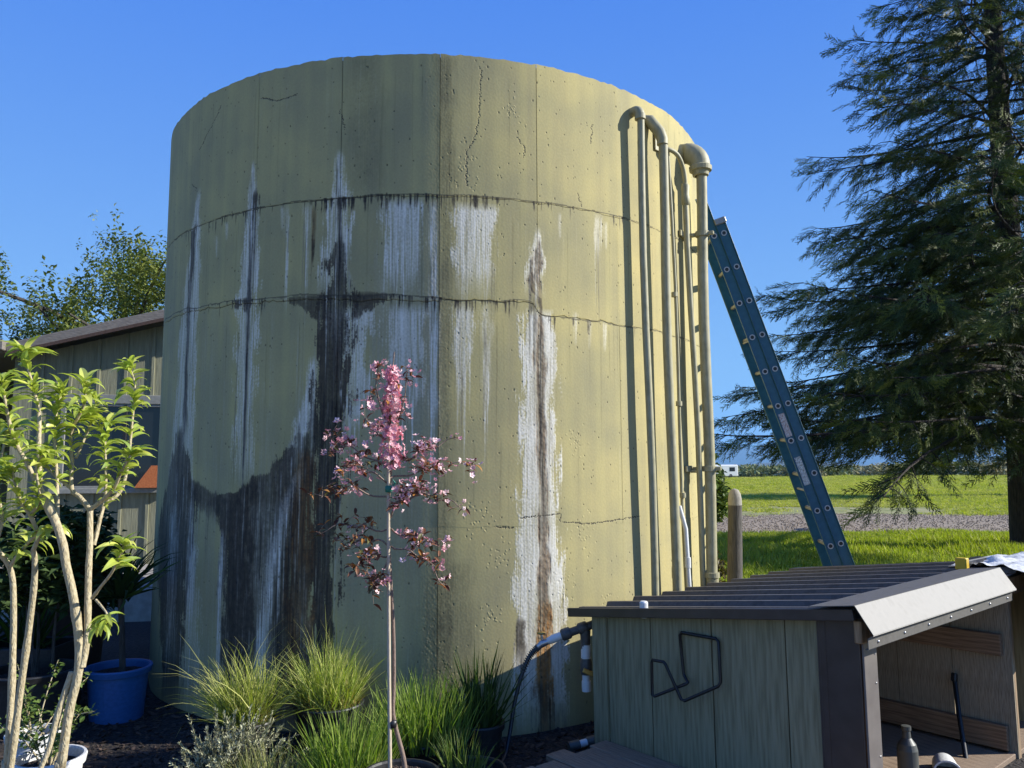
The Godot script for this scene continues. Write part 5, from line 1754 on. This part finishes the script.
# ---------------------------------------------------------------- house and surroundings
func make_house() -> void:
	var t := thing("house", "olive board-and-batten house with sloping roof behind the tank's left side", "house", Vector3(-6, 0, -11.5) - Basis(Vector3.UP, .26) * Vector3(-6, 0, 0), .26)
	var line := func(x: float) -> float: return 3.47 + (x + 7.11) * .285
	var s := st_new()
	var n := 0
	var nb := 0
	# boards of the gable wall, each between two battens; the window takes its piece out
	var x0 := -7.15
	while x0 < -1.2:
		var x1 := x0 + .366
		var inside := x0 > -6.55 and x1 < -5.05
		for seg in ([[.3, 1.40], [2.66, 9.0]] if inside else [[.3, 9.0]]):
			var ya: float = seg[0]
			var yb: float = seg[1]
			var ta: float = minf(yb, line.call(x0) - .16)
			var tb: float = minf(yb, line.call(x1) - .16)
			s = st_new()
			s.set_smooth_group(-1)
			var fr := [Vector3(x0 + .003, ya, 0), Vector3(x1 - .003, ya, 0), Vector3(x1 - .003, tb, 0), Vector3(x0 + .003, ta, 0)]
			var bk := fr.map(func(p): return p - Vector3(0, 0, .03))
			quad(s, fr[0], fr[1], fr[2], fr[3])
			quad(s, bk[3], bk[2], bk[1], bk[0])
			for e in 4:
				quad(s, fr[e], bk[e], bk[(e + 1) % 4], fr[(e + 1) % 4])
			quick("siding_board", n, done(s), M.house_siding, t)
			n += 1
		s = st_new()
		if inside or x0 < -6.5 and x1 > -6.5:
			box(s, at(Vector3(x1, (2.78 + line.call(x1) - .16) * .5, .012)), Vector3(.045, line.call(x1) - .16 - 2.78, .024), .003)
			quick("batten", nb, done(s), M.house_siding, t)
			nb += 1
			s = st_new()
			box(s, at(Vector3(x1, .84, .012)), Vector3(.045, 1.08, .024), .003)
		else:
			box(s, at(Vector3(x1, (.3 + line.call(x1) - .16) * .5, .012)), Vector3(.045, line.call(x1) - .46, .024), .003)
		quick("batten", nb, done(s), M.house_siding, t)
		nb += 1
		x0 = x1
	s = st_new()
	box(s, at(Vector3(-4.2, 1.7, -2.6)), Vector3(5.9, 2.9, 5.0), .01)
	part("inner_wall", s, M.house_siding, t)
	# window
	var w := kid("window", frame_mesh(Vector3(-5.80, 2.05, .02), 1.36, 1.22, .07, .06), M.house_trim, t)
	s = st_new()
	box(s, at(Vector3(-5.80, 2.73, .035)), Vector3(1.62, .13, .06), .005)
	part("header", s, M.house_trim, w)
	s = st_new()
	box(s, at(Vector3(-5.80, 1.405, .05)), Vector3(1.62, .07, .10), .005)
	part("sill", s, M.house_trim, w)
	s = st_new()
	box(s, at(Vector3(-5.66, 2.05, .03)), Vector3(.05, 1.2, .05), .004)
	part("mullion", s, M.black_plastic, w)
	for k in 2:
		s = st_new()
		box(s, at(Vector3([-6.07, -5.39][k], 2.05, .012)), Vector3([.77, .49][k], 1.2, .008), .0)
		part("pane", s, M.dark_glass, w)
	# roof and its overhang
	s = st_new()
	s.set_smooth_group(-1)
	beam(s, Vector3(-7.2, line.call(-7.2) - .04, -2.7), Vector3(-1.0, line.call(-1.0) - .04, -2.7), 6.1, .08, Vector3.BACK, .006)
	part("roof", s, M.roof_edge, t)
	s = st_new()
	beam(s, Vector3(-7.15, line.call(-7.15) - .075, .36), Vector3(-1.0, line.call(-1.0) - .075, .36), .05, .15, Vector3.BACK, .006)
	part("barge_board", s, M.roof_edge, t)
	s = st_new()
	beam(s, Vector3(-7.15, line.call(-7.15) - .15, .385), Vector3(-1.0, line.call(-1.0) - .15, .385), .03, .05, Vector3.BACK, .004)
	part("barge_trim", s, M.terracotta, t)
	# flat porch roof that carries on to the left
	s = st_new()
	box(s, at(Vector3(-9.6, 3.42, -2.3)), Vector3(4.9, .14, 5.6), .01)
	part("porch_roof", s, M.roof_edge, t)
	s = st_new()
	box(s, at(Vector3(-9.6, 1.8, -5.0)), Vector3(4.9, 3.1, .2), .01)
	box(s, at(Vector3(-11.9, 1.8, -2.5)), Vector3(.2, 3.1, 5.0), .01)
	part("porch_wall", s, M.house_siding, t)
	var d := thing("window_box", "orange slanted panel at the lower right of the house window", "planter", Vector3(-6, 0, -11.5) + Basis(Vector3.UP, .26) * Vector3(.74, 1.445, .10), .26)  # slanted orange panel in front of the lower right pane
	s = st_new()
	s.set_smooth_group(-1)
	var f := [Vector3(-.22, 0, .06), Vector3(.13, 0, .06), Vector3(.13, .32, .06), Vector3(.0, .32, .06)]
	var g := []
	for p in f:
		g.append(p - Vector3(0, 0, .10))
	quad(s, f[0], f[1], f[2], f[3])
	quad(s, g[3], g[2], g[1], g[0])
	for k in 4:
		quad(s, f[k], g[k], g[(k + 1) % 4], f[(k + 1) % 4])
	part("box_front", s, M.orange_mottle, d)
	s = st_new()
	box(s, at(Vector3(-5.6, .17, -10.3)), Vector3(4.2, .40, 2.3), .02)
	var p := part("porch_slab", s, M.paving, self)
	p.set_meta("kind", "structure")

func frame_mesh(c: Vector3, w: float, h: float, b: float, d: float) -> ArrayMesh:
	var s := st_new()
	box(s, at(c + Vector3(0, h * .5, 0)), Vector3(w + b, b, d), .004)
	box(s, at(c - Vector3(0, h * .5, 0)), Vector3(w + b, b, d), .004)
	box(s, at(c + Vector3(w * .5, 0, 0)), Vector3(b, h - b - .002, d), .004)
	box(s, at(c - Vector3(w * .5, 0, 0)), Vector3(b, h - b - .002, d), .004)
	return done(s)

func ground_h(x: float, z: float) -> float:
	var d := -z
	var y := .05 * sin(x * .23 + 1.0) * sin(d * .19) * smoothstep(30, 60, d) + .12 * smoothstep(28, 110, d) * sin(x * .05 + d * .03)
	if d > 120:
		y -= 70.0 * smoothstep(120, 900, d) + (d - 120) * .01 * smoothstep(120, 200, d) * (1.0 - smoothstep(400, 900, d))
	return y

func make_ground() -> void:
	var s := st_new()
	s.set_smooth_group(1)
	var zs := []
	var z := 40.0
	while z > -12000:
		zs.append(z)
		z -= maxf(2.5, absf(z) * .06)
	var xs := []
	for i in 61:
		var u := i / 30.0 - 1.0
		xs.append(signf(u) * (absf(u) * 60.0 + pow(absf(u), 6.0) * 9000.0))
	for j in zs.size() - 1:
		for i in 60:
			var q := []
			for k in [[i, j], [i + 1, j], [i + 1, j + 1], [i, j + 1]]:
				q.append(Vector3(xs[k[0]], ground_h(xs[k[0]], zs[k[1]]), zs[k[1]]))
			quad(s, q[0], q[1], q[2], q[3])
	struct("ground", s, M.dirt)
	# mulch bed round the tank and the pots
	s = st_new()
	s.set_smooth_group(1)
	var g := []
	for j in 41:
		var row := []
		for i in 61:
			var x := -7.0 + 13.0 * i / 60.0
			var zz := -2.7 - 6.3 * j / 40.0
			var y := .012 + .018 * sin(x * 3.1 + zz * 2.0) * sin(zz * 2.7) + .012
			row.append(Vector3(x, maxf(.006, y), zz))
		g.append(row)
	for j in 40:
		for i in 60:
			quad(s, g[j][i], g[j][i + 1], g[j + 1][i + 1], g[j + 1][i])
	struct("mulch_bed", s, M.mulch)
	var x := []
	var c := []
	for i in 9000:
		var p := Vector3(rng.randf_range(-3.6, 1.1), .03, rng.randf_range(-6.2, -2.6))
		if Vector2(p.x - TANK.x, p.z - TANK.z).length() < TR + .02:
			continue
		p.y = .022 + .018 * sin(p.x * 3.1 + p.z * 2.0) * sin(p.z * 2.7) + rng.randf_range(-.002, .012)
		x.append(Transform3D(Basis.from_euler(Vector3(rng.randfn(0, .35), rng.randf() * TAU, rng.randfn(0, .35))).scaled_local(Vector3(rng.randf_range(.012, .035), rng.randf_range(.004, .012), rng.randf_range(.02, .075))), p))
		c.append(pick(Color(.012, .008, .006), Color(.075, .048, .034)))
	many("bark_chips", chip_mesh(), x, c, M.chips, self)
	s = st_new()
	s.set_smooth_group(1)
	for j in 24:
		for i in 24:
			var a := Vector3(-40 + 80.0 * i / 24.0, .012, 39.0 - 42.0 * j / 24.0)
			var b := a + Vector3(80.0 / 24.0, 0, 0)
			quad(s, a, b, b + Vector3(0, 0, -42.0 / 24.0), a + Vector3(0, 0, -42.0 / 24.0))
	struct("yard", s, M.yard)  # out-of-view ground round the camera, added to bounce warm light into the shade
	# gravel road
	s = st_new()
	s.set_smooth_group(1)
	var near := func(px: float) -> float: return -19.9 - .35 * sin(px * .3) - .25 * sin(px * .83)
	var far := func(px: float) -> float: return -26.2 - maxf(0.0, px) * .12 - .6 * sin(px * .21) - .4 * sin(px * .7)
	for i in 90:
		var xa := -30.0 + i * 1.2
		var xb := xa + 1.2
		for k in 4:
			var a := Vector3(xa, .022, lerpf(near.call(xa), far.call(xa), k / 4.0))
			var b := Vector3(xb, .022, lerpf(near.call(xb), far.call(xb), k / 4.0))
			var c2 := Vector3(xb, .022, lerpf(near.call(xb), far.call(xb), (k + 1) / 4.0))
			var d := Vector3(xa, .022, lerpf(near.call(xa), far.call(xa), (k + 1) / 4.0))
			for q in [0, 1, 2, 3]:
				pass
			a.y = maxf(.02, ground_h(a.x, a.z) + .02); b.y = maxf(.02, ground_h(b.x, b.z) + .02); c2.y = maxf(.02, ground_h(c2.x, c2.z) + .02); d.y = maxf(.02, ground_h(d.x, d.z) + .02)
			quad(s, a, b, c2, d)
	struct("gravel_road", s, M.gravel)
	x = []
	c = []
	for i in 14000:
		var px := rng.randf_range(1.0, 24.0)
		var zz := lerpf(near.call(px) + .3, far.call(px) - .4, rng.randf())
		x.append(Transform3D(Basis.from_euler(Vector3(rng.randf() * 6, rng.randf() * 6, 0)).scaled_local(Vector3(1, .6, .8) * rng.randf_range(.015, .05)), Vector3(px, .028, zz)))
		c.append(pick(Color(.17, .13, .085), Color(.29, .23, .16)))
	many("gravel_stones", chip_mesh(), x, c, M.chips, self)
	# grass
	var tuft := func(n: int, sd: int) -> ArrayMesh:
		var r := RandomNumberGenerator.new()
		r.seed = sd
		var t := st_new()
		for i in n:
			var a := r.randf() * TAU
			var b := Basis(Vector3.UP, a)
			var p := Vector3(r.randfn(0, .28), 0, r.randfn(0, .28))
			var l := r.randf_range(.45, 1.0)
			var w := r.randf_range(.022, .04)
			var e := b * Vector3(0, l, r.randf_range(.1, .5))
			var m := b * Vector3(0, l * .6, e.length() * .12)
			var sv := b * Vector3(w, 0, 0)
			t.set_smooth_group(-1)
			quad(t, p - sv, p + sv, p + m + sv * .8, p + m - sv * .8)
			tri(t, p + m - sv * .8, p + m + sv * .8, p + e)
		return done(t)
	var nz := FastNoiseLite.new()
	nz.seed = 31
	nz.frequency = .35
	x = []
	c = []
	while x.size() < 26000:
		var zz := -9.6 - 10.6 * rng.randf()
		var px := rng.randf_range(-.5, 17.5)
		if zz < near.call(px) + rng.randf_range(-.5, .4):
			continue
		var v := nz.get_noise_2d(px, zz)
		var hgt := (.22 + .16 * v) * rng.randf_range(.6, 1.25) * (1.0 if zz > -17.5 else .6)
		x.append(Transform3D(Basis(Vector3.UP, rng.randf() * TAU).scaled(Vector3(.34, maxf(.05, hgt), .34)), Vector3(px, 0, zz)))
		c.append(pick(Color(.21, .29, .03).lerp(Color(.33, .36, .06), clampf(v + .5, 0, 1)), Color(.50, .50, .08)))
	many("lawn_grass", tuft.call(12, 4), x, c, M.grass, self)
	x = []
	c = []
	nz.frequency = .09
	while x.size() < 52000:
		var u := rng.randf()
		var zz := -26.0 - 96.0 * pow(u, 1.5)
		var px := -zz * rng.randf_range(.08, .80) + rng.randf_range(-3, 3)
		var v := nz.get_noise_2d(px, zz)
		if zz > far.call(px) + rng.randf_range(-1.2, 1.0) or zz > far.call(px) - 5.0 and v < rng.randf_range(-.2, .35):
			continue
		var far_k := clampf((-zz - 26.0) / 90.0, 0, 1)
		var sz := lerpf(.30, .85, far_k)
		var hgt := lerpf(.10, .30, far_k) * (1.0 + .8 * v) * rng.randf_range(.6, 1.3)
		x.append(Transform3D(Basis(Vector3.UP, rng.randf() * TAU).scaled(Vector3(sz, maxf(.04, hgt), sz)), Vector3(px, ground_h(px, zz), zz)))
		c.append(pick(Color(.28, .32, .04).lerp(Color(.42, .40, .10), clampf(.5 - v * 1.8, 0, 1)), Color(.60, .56, .12)))
	many("field_grass", tuft.call(9, 6), x, c, M.grass, self)

func ridge(called: String, zc: float, x0: float, x1: float, depth: float, top: Callable, m: Material) -> void:
	var s := st_new()
	s.set_smooth_group(1)
	var nz := FastNoiseLite.new()
	nz.seed = int(-zc)
	nz.frequency = 3.0 / depth
	nz.fractal_octaves = 4
	var g := []
	for i in 121:
		var row := []
		var x := lerpf(x0, x1, i / 120.0)
		for j in 13:
			var v := j / 6.0 - 1.0
			var z := zc - v * depth
			var prof := 1.0 - pow(absf(v), 1.3)
			var h: float = -70.0 + (top.call(x) + 70.0) * maxf(0.0, prof) * (1.0 + .28 * nz.get_noise_2d(x, z) * (1.0 - .6 * prof))
			row.append(Vector3(x, h - 4.0 * absf(v), z))
		g.append(row)
	for i in 120:
		for j in 12:
			quad(s, g[i][j], g[i + 1][j], g[i + 1][j + 1], g[i][j + 1])
	struct(called, s, m)

func brush_label(px: float, i: int) -> String:
	var size := "low" if i <= 10 else "taller"
	if px < 790:
		return size + " olive brush at the field's far edge, between wooden post and ladder"
	if px < 860:
		return size + " olive brush at the field's far edge, just right of the ladder"
	if px < 935:
		return size + " olive brush at the field's far edge, under the conifer's left branches"
	if px < 1004:
		return size + " olive brush at the field's far edge, just left of the conifer's trunk"
	return size + " olive brush at the field's far edge, right of the conifer's trunk"

func make_far() -> void:
	ridge("hills", -9500.0, -9000.0, 15000.0, 2500.0, func(x): return 250.0 + 120.0 * sin(x * .0009 + .4) + 55.0 * sin(x * .0031 + 2.0) + 18.0 * sin(x * .009), M.hill_far)
	ridge("foothills", -3600.0, -4500.0, 6500.0, 1100.0, func(x): return 34.0 + 26.0 * sin(x * .0017 + 2.2) + 11.0 * sin(x * .006), M.hill_near)
	# brush and small trees along the far edge of the field
	var R := RandomNumberGenerator.new()
	R.seed = 14
	for i in 22:
		var z := -119.0 - R.randf_range(0, 16)
		var px := lerpf(742, 1060, (i + R.randf_range(-.3, .3)) / 21.0)
		var x := (px - 512.0) / 790.0 * -z
		var big := i > 10
		var t := thing("field_brush", brush_label(px, i), "shrub", Vector3(x, ground_h(x, z) - .3, z), R.randf() * TAU, "brush along the far edge of the field")
		var col := Color(.34, .30, .16) if R.randf() < .6 else Color(.22, .24, .11)
		bushy(t, Vector3(0, .5, 0), R.randf_range(2.8, 4.6), R.randf_range(1.0, 1.7) if not big else R.randf_range(1.2, 2.3), 200, .42, col * .8, col * 1.4, 40 + i)
	var t := thing("white_trailer", "small white trailer parked at the far edge of the field", "trailer", Vector3(31.6, -.1, -119.0), .25)
	var s := st_new()
	box(s, at(Vector3(-.2, 1.15, 0)), Vector3(4.2, 1.75, 2.0), .12)
	part("body", s, M.trailer_white, t)
	s = st_new()
	box(s, at(Vector3(.9, 1.35, 1.005)), Vector3(.9, .6, .03), .01)
	part("window", s, M.dark_glass, t)
	for k in [-.6, .6]:
		s = st_new()
		lathe(s, Vector3.ZERO, [Vector2(0, -.1), Vector2(.33, -.1), Vector2(.33, .1), Vector2(0, .1)], 18, [0, 1, 2])
		var wh := part("wheel", s, M.black_plastic, t)
		wh.position = Vector3(k, .33, .9)
		wh.rotation.x = PI / 2
	t = thing("fence_post", "weathered round wooden post with domed top tinted as sunlit right of the pipes", "post", Vector3(2.17, 0, -7.9))
	s = st_new()
	tube(s, [Vector3(0, -.2, 0), Vector3(.005, .6, 0), Vector3(.03, 1.30, 0), Vector3(.031, 1.335, 0)], [.078, .075, .068, .067], 16)
	part("shaft", s, M.post_wood, t)
	s = st_new()
	lathe(s, Vector3(.031, 1.335, 0), [Vector2(.067, 0), Vector2(.066, .06), Vector2(.058, .11), Vector2(.038, .15), Vector2(0, .165)], 18)
	part("cap", s, M.post_top_lit, t)  # sunlight on the dome is put into its lighter colour
	t = thing("citrus_bush", "narrow glossy green bush growing behind the thickest pipe", "shrub", Vector3(2.08, 0, -8.9))
	for k in 4:
		s = st_new()
		tube(s, smooth_path([Vector3(.03 * k, 0, 0), Vector3(.05 * k - .05, .8, .03 * k), Vector3(.1 * k - .12, 1.75, 0)], 3), taper(7, .014, .005), 6)
		part("stem", s, M.oak_bark, t)
	bushy(t, Vector3(.0, 1.25, 0), .32, .62, 210, .06, Color(.035, .06, .015), Color(.10, .15, .03), 5, "leaves", M.shrub_leaf)
	bushy(t, Vector3(.06, .45, 0), .24, .4, 60, .055, Color(.06, .05, .02), Color(.12, .10, .04), 6, "lower_leaves", M.shrub_leaf)
	for k in 3:
		t = thing("low_weed", ["leafy weeds at the foot of the thickest pipe", "low weeds between the post and the pipe", "leafy weeds right of the wooden post's foot"][k], "plant", [Vector3(2.05, 0, -7.2), Vector3(2.35, 0, -8.2), Vector3(2.75, 0, -8.4)][k])
		bushy(t, Vector3(0, .08, 0), .36, .42 if k == 0 else .3, 150, .04, Color(.08, .13, .02), Color(.18, .24, .04), 70 + k, "leaves", M.shrub_leaf)

func _ready() -> void:
	rng.seed = 2024
	var cam := Camera3D.new()
	cam.name = "camera"
	cam.fov = 51.84
	cam.near = .05
	cam.far = 30000.0
	cam.position = Vector3(0, 1.72, 0)
	cam.rotation_degrees = Vector3(6.0, 0, -.25)
	add_child(cam)
	var we := WorldEnvironment.new()
	we.name = "environment"
	var env := Environment.new()
	env.background_mode = Environment.BG_SKY
	var sky := Sky.new()
	var sm := ProceduralSkyMaterial.new()
	sm.sky_top_color = Color(.15, .345, .69)
	sm.sky_horizon_color = Color(.47, .64, .76)
	sm.sky_curve = .23
	sm.ground_bottom_color = Color(.25, .26, .20)
	sm.ground_horizon_color = Color(.60, .68, .74)
	sm.sun_angle_max = 12.0
	sky.sky_material = sm
	env.sky = sky
	env.background_energy_multiplier = 1.0
	env.tonemap_mode = Environment.TONE_MAPPER_LINEAR
	env.tonemap_exposure = 1.88
	env.sdfgi_enabled = true
	env.ssao_enabled = true
	env.ssil_enabled = true
	env.fog_enabled = true
	env.fog_density = .00012
	env.fog_light_color = Color(.55, .78, 1.0)
	we.environment = env
	add_child(we)
	var sun := DirectionalLight3D.new()
	sun.name = "sun"
	sun.light_energy = 1.6
	sun.light_color = Color(1.0, .99, .955)
	sun.light_angular_distance = .5
	sun.shadow_enabled = true
	var el := deg_to_rad(29.0)
	var az := deg_to_rad(91.0)
	sun.look_at_from_position(Vector3.ZERO, -Vector3(sin(az) * cos(el), sin(el), cos(az) * cos(el)))
	add_child(sun)
	make_materials()
	make_ground()
	make_house()
	make_tank()
	make_far()
	make_shed()
	make_pipes()
	make_ladder()
	make_plumbing()
	make_shed_things()
	make_conifer()
	broadleaf("oak_tree", "yellow-green oak crown rising behind the house roof", Vector3(-11.6, 0, -24), 8.0, 6.8, 3.2, 6800, .125, Color(.075, .11, .025), Color(.22, .24, .06), 5, M.oak_bark, 24)
	broadleaf("field_tree", "pale green tree showing through the conifer's branches", Vector3(29.5, 0, -44), 15.0, 6.5, 6.0, 2600, .24, Color(.14, .16, .04), Color(.24, .24, .07), 8, M.oak_bark)
	make_shrub("leafy_shrub", "leafy shrub with two pale stems at the left picture edge", SHRUB_A, 1.3)
	make_shrub("leafy_shrub", "tall yellow-green shrub with forked pale stems nearest the camera", SHRUB_B, 1.3)
	make_crabapple()
	make_pots()
